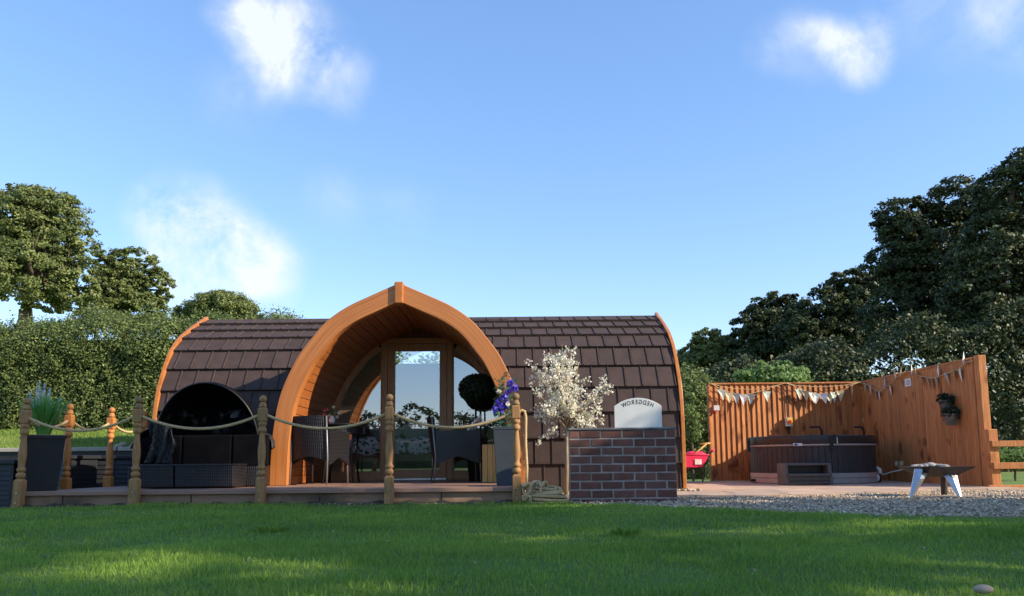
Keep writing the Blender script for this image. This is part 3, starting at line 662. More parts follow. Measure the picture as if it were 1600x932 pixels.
# side windows: quarter arches
GI = offset_prof(.19+.075); G0 = offset_prof(.19)
def quarter(prof, side, xin, zb, y):
    pts = []
    for w, z in prof:
        xx = PXC+side*w
        if (xx-xin)*side > 0 and ZD+z < ft-.004 and ZD+z > zb: pts.append((xx,y,ZD+z))
    ax = abs(xin-PXC); top = min(hz(xin, prof), ft-.004)
    w_at = next(((w0+(w1-w0)*((ft-.004-ZD)-z0)/(z1-z0)) for (w0,z0),(w1,z1) in zip(prof,prof[1:]) if z0 <= ft-.004-ZD <= z1), None)
    poly = [(xin,y,zb),(PXC+side*prof[0][0],y,zb)] + pts
    if w_at and w_at > ax: poly += [(PXC+side*w_at,y,ft-.004),(xin,y,ft-.004)]
    else: poly += [(xin,y,top)]
    return poly
for side, xin in ((-1, DL-.087),(1, DR+.087)):
    wf = thing('window', None, None); wf.parent = cabin; wf.location = (xin-org.x, YW-org.y, ZD)
    # frame as strips: curved head, bottom rail, mullion
    o_ = [p for p in quarter(G0, side, xin, ZD, YW)][1:]; 
    def strip(prof_o, prof_i, name):
        A = []; 
        for (wo,zo),(wi,zi_) in zip(prof_o, prof_i):
            if ZD+zo < ft-.002 and (PXC+side*wi - xin)*side > -.0: A.append(((PXC+side*wo, ZD+zo),(PXC+side*wi, ZD+zi_)))
        mb = MB(); vs = []; fs = []
        for (a, c) in A: vs += [(a[0],YW-.03,a[1]),(c[0],YW-.03,c[1]),(c[0],YW+.05,c[1]),(a[0],YW+.05,a[1])]
        for i in range(len(A)-1):
            for k in range(4): fs.append((i*4+k,i*4+(k+1)%4,i*4+4+(k+1)%4,i*4+4+k))
        mb.add(vs, fs); return mb.build(name,'frame',wf)
    m0 = min(len(G0), len(GI)); strip(G0[:m0], GI[:m0], 'curved_frame')
    f2 = MB(); xo = PXC+side*(G0[0][0]-.03); f2.box(min(xin,xo),max(xin,xo),YW-.026,YW+.046,ZD+.0,ZD+.13)
    f2.build('bottom_rail','frame',wf,bevel=.004)
    gp = quarter(GI, side, xin+side*.012, ZD+.13, YW+.01); gp = gp if side > 0 else gp[::-1]
    MB().add(gp,[tuple(range(len(gp)))]).build('pane','glass',wf)
    MB().box(min(xin,xin+side*.014),max(xin,xin+side*.014),YW-.02,YW+.04,ZD+.13,min(ft-.01,hz(xin,G0))).build('mullion','frame',wf)
# solid bits between wall and curve, back side of wall below
# porch lamp
lx, lz = X(651,YW-.06,495), Z(651,496,YW-.06)
pl = thing('wall_lamp', 'small black cylinder lamp on the boarded gable above the glazed door', 'lamp', (lx,YW-.02,lz))
MB().box(lx-.03,lx+.03,YW-.035,YW-.013,lz-.05,lz+.05).build('bracket','dark',pl); MB().lathe([(.035,-.09),(.04,-.085),(.04,.085),(.035,.09)],(lx,YW-.085,lz),16).build('lamp_body','dark',pl,True)
# interior
MB().box(XL+.1,XR-.1,YW+.04,12.9,ZD-.06,ZD).build('interior_floor','interior',cabin)
MB().box(XL+.1,XR-.1,12.86,12.89,ZD,1.25).build('interior_wall','interior',cabin)
bed = thing('bed', 'bed under a blue and white floral duvet seen behind the glazed door', 'bed', (-1.6,12.3,ZD))
bx0, bx1 = X(548,11.6), X(692,11.6)
MB().box(bx0,bx1,11.45,12.84,.42,.53).build('bed_frame','interior',bed,bevel=.01)
for xx in (bx0+.06,bx1-.06): MB().box(xx-.04,xx+.04,11.5,11.58,ZD,.42).build('leg','interior',bed)
dv = MB(); nn_ = 30
for i in range(nn_+1):
    for j in range(13):
        u = i/nn_; w = j/12
        if w < .4: y_, z_ = 11.42-.03*math.sin(w*9), .53+w/.4*.24
        else: y_, z_ = 11.42+(w-.4)/.6*1.4, .77+.03*math.sin(w*8)
        dv.v.append((bx0+u*(bx1-bx0), y_+.012*math.sin(u*31), z_+.018*math.sin(u*23+w*7)))
for i in range(nn_):
    for j in range(12): dv.f.append((i*13+j,(i+1)*13+j,(i+1)*13+j+1,i*13+j+1))
dv.build('duvet','duvet',bed,True)
for k in range(2):
    cx = bx0+.35+k*.5; MB().sphere((cx,12.55,.90),.26,14,8,(1,.35,.6)).build('pillow','white',bed,True)

# ---------------------------------------------------------------- deck
deck = tag(MB().box(-4.93,.06,8.14,9.98,.02,.128).build('deck','fascia'), kind='structure')
dxl = lambda y: -4.98 + (y-8)*.16
MB().box(-4.96,.08,8.075,8.12,.012,.118).build('skirt_board','fascia',deck,bevel=.004)
y = 8.045; k = 0
while y < 11.15:
    y1 = y+.138
    if y < 9.9: x0, x1 = dxl(y), .10
    else: x0, x1 = PXC-1.26, PXC+1.26
    if y < 8.1: 
        MB().box(x0,x1,y-.012,y1,.118,ZD).build('deck_board','deck',deck,bevel=.006)
    else:
        MB().box(x0,x1,y,y1,.128,ZD).build('deck_board','deck',deck,bevel=.004)
    y = y1+.005
MB().box(PXC-1.27,PXC+1.27,9.98,YW-.06,.02,.127).build('porch_subfloor','fascia',deck)
# skirt joints (studs) seen at intervals
for u in (100,300,500,690): xx = X(u,8.07); MB().box(xx-.004,xx+.004,8.068,8.076,.014,.116).build('skirt_joint','dark',deck)

# ---------------------------------------------------------------- newel posts
def newel(loc, label, mt, group, zbase=0.0, rot=0, lean=0):
    t = thing('newel_post', label, 'post', loc, group); hb = .044; zb = zbase
    x, y = loc[0], loc[1]
    def blk(z0, z1, nm, hb=hb):
        c = .010; q = MB()
        vs = []
        for z, h in ((z0,hb-(c if nm == 'upper_block' else 0)),(z0+c*1.5,hb),(z1-c*2.2,hb),(z1,hb-c*2)):
            for a, e in ((-1,-1),(1,-1),(1,1),(-1,1)): vs.append((x+a*h,y+e*h,z))
        fs = [(3,2,1,0),(12,13,14,15)]
        for i in range(3):
            for k in range(4): fs.append((i*4+k,i*4+(k+1)%4,i*4+4+(k+1)%4,i*4+4+k))
        q.add(vs, fs); return q.build(nm, mt, t, bevel=.005)
    blk(zb-.02, .292, 'base_block'); blk(.83, .985, 'upper_block', .041)
    pr = [(.034,.285),(.036,.30),(.048,.305),(.051,.322),(.048,.340),(.033,.350),(.034,.358),(.046,.364),(.049,.38),(.044,.392),(.034,.402),(.037,.43),(.043,.48),(.046,.53),(.043,.58),(.036,.64),(.030,.70),(.029,.722),(.033,.728),(.046,.734),(.049,.745),(.046,.772),(.036,.780),(.034,.788),(.046,.796),(.049,.81),(.043,.836)]
    pr = [(a*.86,c) for a, c in pr]
    MB().lathe(pr,(x,y,0),20).build('turned_shaft',mt,t,True)
    ball = [(.043,.98),(.046,.99),(.040,1.0),(.030,1.02),(.022,1.028),(.024,1.034)] + [(max(.001,.0375*math.sin(a)), 1.062-.0375*math.cos(a)) for a in [R(40+14*i) for i in range(11)]]
    ball = [(a*(.88 if c < 1.02 else .97),c) for a, c in ball]
    MB().lathe(ball,(x,y,0),18).build('finial',mt,t,True)
    if zbase < .05:
        for zz in (.15,.055): MB().tube([(x,y-.044,zz),(x,y-.052,zz)],.009,10).build('bolt','metal',t)
    if lean:
        t.rotation_euler = (0, lean, 0)
    return t
gp_ = 'turned newel posts along the front of the deck'
posts = []
for u, v, lb in ((28,795,'turned wooden newel post at the left end of the deck beside the tall grass planter'),(209,791,'turned wooden newel post in front of the black daybed, left edge'),
              (407,787,'turned wooden newel post between the daybed and the left foot of the porch arch'),(608,784,'turned wooden newel post standing in front of the glazed door'),
              (808,787,'turned wooden newel post at the right end of the deck with rope hanging down')):
    px_ = X(u, 8.0, v); posts.append(newel((px_,8.0,0), lb, 'post', gp_, 0.0, lean=(R(1.2) if u == 28 else R(rnd.uniform(-.3,.3)))))
side = []
for u, Y, lb in ((106,8.85,'orange turned newel post just right of the grass planter, left side of deck'),(172,9.5,'sunlit orange turned newel post in front of the storage boxes'),(231,10.25,'short orange newel post half hidden beside the daybed cover')):
    side.append(newel((X(u+ (0 if u<200 else -6),Y,700),Y,ZD), lb, 'post_sunlit', 'turned newel posts along the left side of the deck', ZD))
def rope_pts(a, c, sag, n=40):
    a = Vector(a); c = Vector(c); return [a.lerp(c, i/n) - Vector((0,0,4*sag*(i/n)*(1-i/n))) for i in range(n+1)]
def rope_mesh(pts, r=.0155, pitch=.062):
    mb = MB(); P_ = [Vector(p) for p in pts]; L = [0]
    for a, c in zip(P_, P_[1:]): L.append(L[-1]+(c-a).length)
    n = max(8, int(L[-1]/.011)); Q = []
    j = 0
    for i in range(n+1):
        s = L[-1]*i/n
        while j < len(L)-2 and L[j+1] < s: j += 1
        Q.append(P_[j].lerp(P_[j+1], (s-L[j])/max(1e-9, L[j+1]-L[j])))
    fr_ = []; prev = Vector((0,.3,1)).normalized()
    for i in range(n+1):
        d = (Q[min(i+1,n)]-Q[max(i-1,0)]).normalized(); a = (prev-d*prev.dot(d)).normalized(); prev = a; fr_.append((a, d.cross(a)))
    for k in range(3):
        pp = []
        for i in range(n+1):
            th = 2*PI*(L[-1]*i/n)/pitch + k*2*PI/3; a, c = fr_[i]; pp.append(Q[i] + a*(math.cos(th)*r*.52) + c*(math.sin(th)*r*.52))
        mb.tube(pp, r*.56, 5)
    return mb
rp = thing('barrier_rope', 'thick twisted rope slung between the five front newel posts and coiled at its right end', 'rope', posts[0].location)
for i in range(4):
    a, c = posts[i].location, posts[i+1].location
    rope_mesh(rope_pts((a.x+.04,a.y,.90),(c.x-.04,c.y,.90),.135+rnd.uniform(-.008,.008))).build('rope_span','rope',rp,True)
p5 = posts[4].location
tail = [(p5.x+.03,8.0,.905),(p5.x+.055,8.0,.925),(p5.x+.085,8.0,.91),(p5.x+.095,8.0,.85),(p5.x+.09,8.0,.6),(p5.x+.10,7.99,.35),(p5.x+.095,7.99,.16),(p5.x+.12,7.97,.07),(p5.x+.2,7.96,.035)]
tt = []
for i in range(len(tail)-1):
    for j in range(4): tt.append(Vector(tail[i]).lerp(Vector(tail[i+1]), j/4))
rope_mesh(tt+[Vector(tail[-1])]).build('rope_tail','rope',rp,True)
cc_ = Vector((p5.x+.28,7.93,0)); coil = []
for i in range(430):
    a = i*.11; lay = i//57; coil.append(cc_ + Vector((.02+math.cos(a)*(.20-.016*lay+.02*math.sin(a*1.7)), math.sin(a)*(.12-.010*lay)-.01, .024+lay*.021+.014*math.sin(a*.8+1))))
rope_mesh(coil).build('rope_coil','rope',rp,True)
kn = [cc_ + Vector((-.10+.10*math.cos(a)+.03*math.sin(3*a), -.02+.07*math.sin(a*2), .12+.075*math.sin(a*1.31)+.02*math.cos(5*a))) for a in [i*.1 for i in range(230)]]
rope_mesh(kn).build('rope_knot','rope',rp,True)
rs_ = thing('barrier_rope', 'paler rope slung between the orange posts down the left side of the deck', 'rope', side[0].location)
chain = [posts[0].location]+[s.location for s in side]
for a, c in zip(chain, chain[1:]):
    d = (Vector(c)-Vector(a)); d.z = 0; d.normalize(); a2 = Vector((a.x,a.y,.90))+d*.045; c2 = Vector((c.x,c.y,.90))-d*.045
    rope_mesh(rope_pts(a2,c2,.085,24)).build('rope_span','rope',rs_,True)

# ---------------------------------------------------------------- brick wall and sign
WY = 7.95; wx0, wx1 = X(890,WY,740), X(1058,WY,740); wzt = Z(974,672,WY)
bwall = thing('brick_wall', 'short free-standing dark red brick wall with grey cap beside the gravel', 'wall', ((wx0+wx1)/2, WY, 0))
MB().box(wx0+.006,wx1-.006,WY+.006,WY+.205,-.05,wzt-.004).build('mortar','mortar',bwall)
ch = .0838; rowz = wzt-ch; r = 0; bl_ = .2145; bw_me = {}
while rowz > -.08:
    x = wx0 - (bl_/2 if r % 2 == 0 else -0.0)
    if r % 2 == 0: x = wx0-bl_*.52
    while x < wx1-.012:
        a = max(x, wx0)+.0075; c = min(x+bl_, wx1)-.0075
        if c-a > .02:
            w = round(c-a,3)
            for yy0, yy1 in ((WY,WY+.10),(WY+.112,WY+.212)):
                key = (w,)
                if key not in bw_me:
                    q = MB().box(-w/2,w/2,0,.10,.0075,ch-.0075); me = bpy.data.meshes.new('brick'); me.from_pydata(q.v,[],q.f); me.update(); me.materials.append(M['brick']); bw_me[key] = me
                o = bpy.data.objects.new('brick', bw_me[key]); COL.objects.link(o); o.parent = bwall; o.location = ((a+c)/2-bwall.location.x, yy0-WY+rnd.uniform(-.005,.003), rowz+rnd.uniform(-.0015,.0015)); o.rotation_euler = (0, R(rnd.uniform(-.7,.7)), R(rnd.uniform(-.8,.8)))
                bv = o.modifiers.new('edge','BEVEL'); bv.width = .004; bv.segments = 1
        x += bl_
    rowz -= ch; r += 1
MB().box(wx0-.004,wx1+.006,WY-.012,WY+.225,wzt+.001,wzt+.022).build('cap_stone','slate',bwall,bevel=.004)
sx0, sx1 = X(960,WY+.09,650), X(1034,WY+.09,650); sb = wzt+.022; st = Z(997,622,WY+.09); ssh = Z(1033,634.5,WY+.09)
sg = thing('name_plate', 'pale grey arch-topped metal plate with mirrored HEDGEROW lettering standing on the brick wall', 'sign', ((sx0+sx1)/2,WY+.09,sb))
cxs = (sx0+sx1)/2; hw = (sx1-sx0)/2; rise = st-ssh; Rr = (hw*hw+rise*rise)/(2*rise); top = [(cxs+hw*math.cos(PI*k/24), 0) for k in range(25)]
pts = [(cxs-hw,sb),(cxs+hw,sb)] + [(x_, st-Rr+math.sqrt(max(0,Rr*Rr-(x_-cxs)**2))) for x_, _ in top]
n = len(pts); MB().add([(p[0],WY+.085,p[1]) for p in pts]+[(p[0],WY+.10,p[1]) for p in pts],[tuple(range(n)), tuple(range(2*n-1,n-1,-1))]+[(i,i+n,(i+1)%n+n,(i+1)%n) for i in range(n)]).build('plate','signplate',sg,bevel=.002)
dg = bpy.context.evaluated_depsgraph_get
txt = 'HEDGEROW'; lv = MB(); Rt = Rr-.062; a0 = -.5
wid = {'H':1.0,'E':.88,'D':1.0,'G':1.05,'R':.98,'O':1.08,'W':1.25}
tot_w = sum(wid[c] for c in txt); ang_tot = .315/Rt; acc = 0
for ch_ in txt:
    ang = (acc+wid[ch_]/2)/tot_w; acc += wid[ch_]
    th = (0.5-ang)*ang_tot                      # mirrored: first letter on the right
    cu = bpy.data.curves.new('letter','FONT'); cu.body = ch_; cu.align_x = 'CENTER'; cu.size = .062; cu.extrude = 0; cu.offset = .0009; cu.resolution_u = 3
    to = bpy.data.objects.new('letter', cu); COL.objects.link(to); bpy.context.view_layer.update()
    me = bpy.data.meshes.new_from_object(to.evaluated_get(dg())); bpy.data.objects.remove(to); bpy.data.curves.remove(cu)
    vs = []
    for v in me.vertices:
        lx_, lz_ = -v.co.x*.80, v.co.y; c_, s2 = math.cos(th), math.sin(th)
        vs.append((cxs + lx_*c_ + (Rt+lz_)*s2, WY+.0835, st-Rr - lx_*s2 + (Rt+lz_)*c_))
    lv.add(vs, [tuple(p.vertices) for p in me.polygons]); bpy.data.meshes.remove(me)
lv.build('lettering','letter',sg)

# ---------------------------------------------------------------- blossom tree
bt = thing('blossom_tree', 'slim tree covered in cream white blossom in front of the tiled roof', 'tree', (X(883,9.2),9.2,0))
b_ = MB(); B0 = Vector((X(884,9.2,780),9.2,0)); Pt = lambda u, v, y=9.2: at(u,v,y)
fork = Pt(885,670); b_.tube([B0, B0.lerp(fork,.5)+Vector((.01,0,0)), fork], [.028,.024,.022], 10)
tips = [(845,560,9.1),(860,545,9.3),(878,538,9.2),(893,545,9.1),(905,565,9.3),(915,590,9.0),(950,600,9.2),(938,640,9.1),(930,670,9.0),(832,610,9.0),(835,650,9.2),(842,690,9.2),(855,600,9.5),(890,580,9.5),(925,620,9.4),(870,570,8.9),(900,610,8.8),(850,640,8.85),(955,610,9.1),(828,565,9.25),(866,560,9.0),(840,585,9.2),(884,560,9.0),(898,640,9.0),(875,620,9.0),(858,585,9.1),(918,655,9.2),(945,655,9.2)]
tw = []
for u, v, yy in tips:
    e = Pt(u, v, yy); mid = fork.lerp(e,.45)+Vector((0,0,.07)); s0 = fork+Vector((0,0,rnd.uniform(-.03,.1)))
    pts = [s0.lerp(mid, i/5).lerp(mid.lerp(e, i/5), i/5) for i in range(6)]; b_.tube(pts, [.009,.007,.006,.005,.004,.002], 6); tw.append(pts)
b_.tube([Pt(885,662), Pt(905,652), Pt(928,650)], [.012,.009,.006], 6)
b_.build('trunk','bark_pale',bt,True)
C = []; 
for pts in tw:
    for k in range(12):
        f = rnd.uniform(.25,1.0)**.8; i = min(4,int(f*5)); c = pts[i].lerp(pts[i+1], f*5-i)
        d = Vector((rnd.gauss(0,1),rnd.gauss(0,1),rnd.gauss(.5,1))).normalized()*rnd.uniform(.03,.19)
        for q in range(9): C.append(c + d*(q/9) + Vector((rnd.gauss(0,.014),rnd.gauss(0,.014),rnd.gauss(0,.014))))
C = np.array([tuple(c) for c in C]); C2 = np.repeat(C, 2, 0)+nr.normal(size=(len(C)*2,3))*.007
link('blossom', leaf_mesh('blossom', C2, nr.normal(size=C2.shape), .024*nr.uniform(.5,1.4,len(C2)), .9, bt.location), 'blossom', bt)
C3 = C[::6]+nr.normal(size=C[::6].shape)*.015
link('leaves', leaf_mesh('leaves', C3, nr.normal(size=C3.shape), .026*nr.uniform(.6,1.3,len(C3)), .5, bt.location), 'leaf_light', bt)

# ---------------------------------------------------------------- fences on the right
FY = 13.9; fx0, fx1 = X(1111,FY,690), X(1350,FY,690); fzt = Z(1230,598,FY); fzb = .035
print('fence', fx0, fx1, fzt)
bf = thing('back_fence', 'orange stained vertical board fence behind the hot tub, half in diagonal shadow', 'fence', ((fx0+fx1)/2,FY,0))
nb = 29; bwd = (fx1-fx0)/nb; fme = None
for i in range(nb):
    a = fx0+i*bwd; q = MB(); y0, y1 = FY-.030, FY-.004; wdt = bwd+.006; top_ = fzt-.03+rnd.uniform(-.004,.004)
    q.add([(a,y0,fzb),(a+wdt,y1,fzb),(a+wdt,y1+.008,fzb),(a,y0+.024,fzb),(a,y0,top_),(a+wdt,y1,top_),(a+wdt,y1+.008,top_),(a,y0+.024,top_)],[(0,3,2,1),(4,5,6,7),(0,1,5,4),(1,2,6,5),(2,3,7,6),(3,0,4,7)])
    q.build('fence_board','fence',bf)
MB().box(fx0-.01,fx1,FY-.045,FY+.03,fzt-.028,fzt).build('capping_rail','fence',bf,bevel=.004)
for zz in (.35,1.0,1.55): MB().box(fx0,fx1,FY+.012,FY+.06,zz-.04,zz+.04).build('rear_rail','fence',bf)
MB().box(fx0-.03,fx0-.002,FY-.045,FY+.06,0,fzt-.03).build('end_post','fence',bf,bevel=.005)
SX = fx1+.01; SYf = 10.42; szt = fzt
sf = thing('side_fence', 'tall orange board fence running towards the camera on the right of the hot tub', 'fence', (SX,(FY+SYf)/2,0))
zf = Z(1530,558,SYf); print('side top back/front', fzt, zf)
ns = 31; sw = (FY-SYf-.10)/ns
for i in range(ns):
    y0 = SYf+.10+i*sw; f = (FY-y0)/(FY-SYf); tp = fzt+(zf-fzt)*f-.015+rnd.uniform(-.003,.003); x0 = SX+rnd.uniform(-.003,.003)
    MB().box(x0,x0+.018,y0+.0022,y0+sw-.0022,-.0,tp).build('fence_board','fence',sf,bevel=.002)
MB().add([(SX-.008,SYf+.1,zf-.015),(SX+.03,SYf+.1,zf-.015),(SX+.03,FY,fzt-.015),(SX-.008,FY,fzt-.015),(SX-.008,SYf+.1,zf+.008),(SX+.03,SYf+.1,zf+.008),(SX+.03,FY,fzt+.008),(SX-.008,FY,fzt+.008)],[(0,3,2,1),(4,5,6,7),(0,1,5,4),(1,2,6,5),(2,3,7,6),(3,0,4,7)]).build('capping_rail','fence',sf)
MB().box(SX-.012,SX+.015,SYf+.06,SYf+.10,0,zf).build('edge_batten','fence',sf,bevel=.003)
MB().box(SX+.0,SX+.105,SYf-.055,SYf+.055,-.02,zf+.02).build('fence_post','fence',sf,bevel=.008)
# low post-and-rail fence further right
rf = thing('rail_fence', 'low orange post and rail fence running out of frame on the right', 'fence', (SX+.15,SYf-.1,0))
rx = X(1550,SYf-.12,720); MB().box(rx-.065,rx+.06,SYf-.19,SYf-.07,-.02,Z(1550,671,SYf-.12)).build('fence_post','fence',rf,bevel=.01)
for v0, v1 in ((690,698),(724,733)):
    za, zb_ = Z(1580,v1,SYf-.2), Z(1580,v0,SYf-.2); MB().box(rx-.05,rx+3.2,SYf-.235,SYf-.192,za,zb_+.01).build('fence_rail','fence',rf,bevel=.005)
MB().box(rx-.15,rx+3.2,SYf-.26,SYf-.20,-.01,.055).build('gravel_board','fence',rf,bevel=.005)
MB().box(rx+2.1,rx+2.22,SYf-.19,SYf-.07,-.02,.85).build('fence_post','fence',rf,bevel=.01)

# ---------------------------------------------------------------- hot tub
TY = 12.75; tx = X(1268,TY,720); tr = (X(1361,TY,700)-X(1176,TY,700))/2; zp = .034
def TZ(v): return Z(1265, v, TY-tr)
z_base, z_rim, z_top = TZ(739.5), TZ(694), TZ(680)
print('tub', tx, tr, z_base, z_rim, z_top)
tub = thing('hot_tub', 'round brown panelled hot tub with closed dark cover on the patio', 'hot tub', (tx,TY,zp))
MB().lathe([(tr-.02,zp),(tr+.0,zp+.01),(tr,zp+.075),(tr-.012,zp+.08),(tr-.012,zp+.085),(tr+.002,zp+.09),(tr+.002,z_base-.01),(tr-.02,z_base)],(tx,TY,0),64).build('base_skirt','tubbase',tub)
nb_ = 66; pme = None
for i in range(nb_):
    a0, a1 = 2*PI*i/nb_+.0022, 2*PI*(i+1)/nb_-.0022; am = (a0+a1)/2
    def rp_(a, r): return (tx+r*math.cos(a), TY+r*math.sin(a))
    r0, r1 = tr-.005, tr-.03; q = MB(); vs = []
    for z in (z_base, z_rim-.02):
        for a, r in ((a0,r1),(a0,r0-.004),(a0+.01,r0),(a1-.01,r0),(a1,r0-.004),(a1,r1)): vs.append((*rp_(a,r),z))
    q.add(vs,[(0,1,7,6),(1,2,8,7),(2,3,9,8),(3,4,10,9),(4,5,11,10),(6,7,8,9,10,11)]); q.build('side_panel','tubwood',tub)
MB().lathe([(tr-.035,z_base),(tr-.035,z_rim-.02)],(tx,TY,0),48).build('inner_wall','dark',tub)
MB().lathe([(tr-.03,z_rim-.03),(tr+.008,z_rim-.026),(tr+.018,z_rim-.012),(tr+.012,z_rim),(tr-.03,z_rim+.003)],(tx,TY,0),64).build('rim','tubbase',tub,True)
zc = z_rim+.004
MB().lathe([(tr+.0,zc),(tr+.010,zc-.01),(tr+.016,zc+.0),(tr+.014,z_top-.02),(tr+.008,z_top-.004),(tr-.06,z_top)],(tx,TY,0),48).build('cover','tubcover',tub,True)
MB().box(tx-.012,tx+.012,TY-tr-.033,TY+tr,z_top-.03,z_top+.006).build('cover_seam','tubcover',tub)
def strap(u):
    xx = X(u,TY-tr,700); dx = xx-tx; yy = TY-math.sqrt(max(.01,(tr+.014)**2-dx*dx)); 
    MB().box(xx-.025,xx+.025,yy-.014,yy+.02,z_rim-.10,z_top-.01).build('strap','dark',tub,bevel=.004); MB().box(xx-.018,xx+.018,yy-.026,yy-.012,z_rim-.09,z_rim-.04).build('buckle','dark',tub,bevel=.004)
strap(1196); strap(1299)
for u in (1307,): 
    xx = X(u,TY-tr,700); MB().box(xx-.008,xx+.008,TY-tr-.045,TY-tr-.02,z_rim,z_rim+.09).build('clip','metal',tub)
xx = X(1246,TY-tr,697); MB().box(xx-.065,xx+.065,TY-tr-.024,TY-tr-.012,z_rim-.028,z_rim+.012).build('badge','white',tub); MB().box(xx-.055,xx-.005,TY-tr-.027,TY-tr-.0245,z_rim-.022,z_rim+.006).build('badge_print','blue',tub)
# screws
for u, v in ((1213,704),(1220,704),(1243,704),(1277,704),(1215,738),(1303,738)):
    xx = X(u,TY-tr,v); dx = xx-tx; yy = TY-math.sqrt(max(.01,tr*tr-dx*dx))-.004; zz = Z(u,v,TY-tr); MB().sphere((xx,yy,zz),.007,8,4).build('screw','metal',tub)
for u0, u1, w_ in ((1265,1284,1),(1335,1350,1)):
    yy = TY+tr*.75; a = at(u0,668,yy); c = at(u1-4,667,yy); e = at(u1,674,yy); g = at(u1,684,yy)
    g = Vector((g.x,g.y,z_top-.05)); pts = [a,a.lerp(c,.9),c.lerp(e,.5)+Vector((0,0,.01)),e,g]
    MB().tube(pts,.018,10).build('cover_lifter_arm','dark',tub,True)
sv = MB().box(X(1197,TY-tr,750),X(1212,TY-tr,750),TY-tr+.02,TY-tr+.06,zp+.012,zp+.055)
xq0, xq1 = X(1199,TY-tr,750), X(1211,TY-tr,750); dx = xq0-tx; yq = TY-math.sqrt(max(.01,tr*tr-dx*dx))
MB().box(xq0,xq1,yq-.012,yq+.05,zp+.02,zp+.06).build('drain_hatch','dark',tub)
# steps
stp = thing('hot_tub_steps', 'dark brown two-tread plastic steps standing against the front of the hot tub', 'steps', (tx-.1,TY-tr-.3,zp))
q0, q1 = X(1228,TY-tr-.42,740), X(1302,TY-tr-.42,740); ys0, ys1 = TY-tr-.42, TY-tr-.04; h1 = Z(1260,724,TY-tr-.25); h0 = Z(1260,741,TY-tr-.5)
for a in (q0,q1-.05):
    MB().add([(a,ys0,zp),(a+.05,ys0,zp),(a+.05,ys1,zp),(a,ys1,zp),(a,ys0+.06,h1-.004),(a+.05,ys0+.06,h1-.004),(a+.05,ys1,h1-.004),(a,ys1,h1-.004)],
      [(0,3,2,1),(0,1,5,4),(4,5,6,7),(2,3,7,6),(1,2,6,5),(0,4,7,3)]).build('side_frame','stepplastic',stp,bevel=.008)
MB().box(q0+.03,q1-.03,ys0+.10,ys1,h1-.035,h1).build('tread','stepplastic',stp,bevel=.01)
MB().box(q0+.04,q1-.04,ys0-.02,ys1-.2,h0-.035,h0).build('tread','stepplastic',stp,bevel=.01)
MB().box(q0+.05,q1-.05,ys0+.03,ys0+.045,zp+.02,h0-.03).build('riser_and_gap_shade','stepplastic',stp); MB().box(q0+.05,q1-.05,ys1-.14,ys1-.12,h0,h1-.03).build('riser_and_gap_shade','dark',stp)  # upper black panel paints the shade in the opening below the top tread
MB().box(q0+.05,q1-.05,ys0+.022,ys0+.034,zp+.055,zp+.066).build('riser_groove','dark',stp)
# filter pump beside the tub
pm = thing('filter_pump', 'small red and white pump with bent white pipe on the right of the hot tub', 'pump', (X(1369,12.6),12.6,zp))
c = at(1366,751,12.35); c.z = zp+.075
MB().tube([c+Vector((0,-.05,0)),c+Vector((0,.10,0))],[.07,.07],20).build('pump_body','white',pm,bevel=.008)
MB().tube([c+Vector((0,-.058,0)),c+Vector((0,-.048,0))],[.03,.035],16).build('pump_cap','signplate',pm)
MB().box(c.x-.05,c.x+.07,c.y-.02,c.y+.08,c.z+.05,c.z+.085).build('pump_top','red',pm,bevel=.01)
MB().box(c.x+.06,c.x+.11,c.y-.01,c.y+.09,zp,c.z+.06).build('pump_foot','dark',pm,bevel=.01)
MB().tube([at(1361,726,12.5),at(1368,731,12.45),at(1374,734,12.42),at(1375,737,12.42),at(1372,748,12.4)],.032,12).build('pipe','white',pm,True)
cb = MB().tube([at(1374,742,12.45),at(1383,741,12.5),at(1392,738,12.4),Vector((SX-.005, 12.2, Z(1400,730,12.2)))],.008,6)
cb.build('cable','white',pm,True)
for i, u in enumerate((1403,1411)):
    Ys = SX*FPX/(u-PX0)*1.0
    Ys = next((yy/100 for yy in range(1000,1500) if X(u,yy/100,725) > SX-.0), 12.2); zz = Z(u,725,Ys)
    q = thing('wall_light', ('left' if i==0 else 'right')+' one of two small round brass lights low on the side fence by the pump', 'light', (SX-.01,Ys,zz))
    MB().tube([(SX-.002,Ys,zz),(SX-.03,Ys,zz)],[.05,.045],16).build('housing','cube',q); MB().tube([(SX-.03,Ys,zz),(SX-.036,Ys,zz)],[.035,.03],16).build('lens','white',q)
# fence fittings
def yon(u, v): return next((yy/100 for yy in range(1000,1500) if X(u,yy/100,v) > SX), 12.0)
ax, az = X(1232,FY-.06,660), Z(1232,660,FY-.06)
iso = thing('isolator_switch', 'yellow and white switch box with red knob on the back fence', 'switch', (ax,FY-.03,az))
MB().box(ax-.055,ax+.06,FY-.10,FY-.03,az-.075,az+.075).build('box','white',iso,bevel=.006)
MB().box(ax-.035,ax+.058,FY-.106,FY-.10,az-.045,az+.07).build('face_plate','yellow',iso)
MB().tube([(ax+.005,FY-.106,az+.005),(ax+.005,FY-.135,az+.005)],[.032,.028],16).build('knob','red',iso); 
MB().tube([(ax-.0,FY-.04,az+.075),(ax-.0,FY-.04,fzt-.04)],.008,6).build('conduit','rust',iso); MB().tube([(ax-.0,FY-.045,az-.07),(ax-.0,FY-.045,az-.2)],.012,6).build('conduit','dark',iso)
ax, az = X(1119,FY-.05,638), Z(1119,638,FY-.05)
sn = thing('security_sensor', 'small white sensor box near the left end of the back fence', 'sensor', (ax,FY-.03,az))
MB().box(ax-.05,ax+.05,FY-.08,FY-.03,az-.045,az+.045).build('box','white',sn,bevel=.006); MB().sphere((ax-.02,FY-.06,az-.075),.025,10,6).build('sensor_eye','red',sn,True)
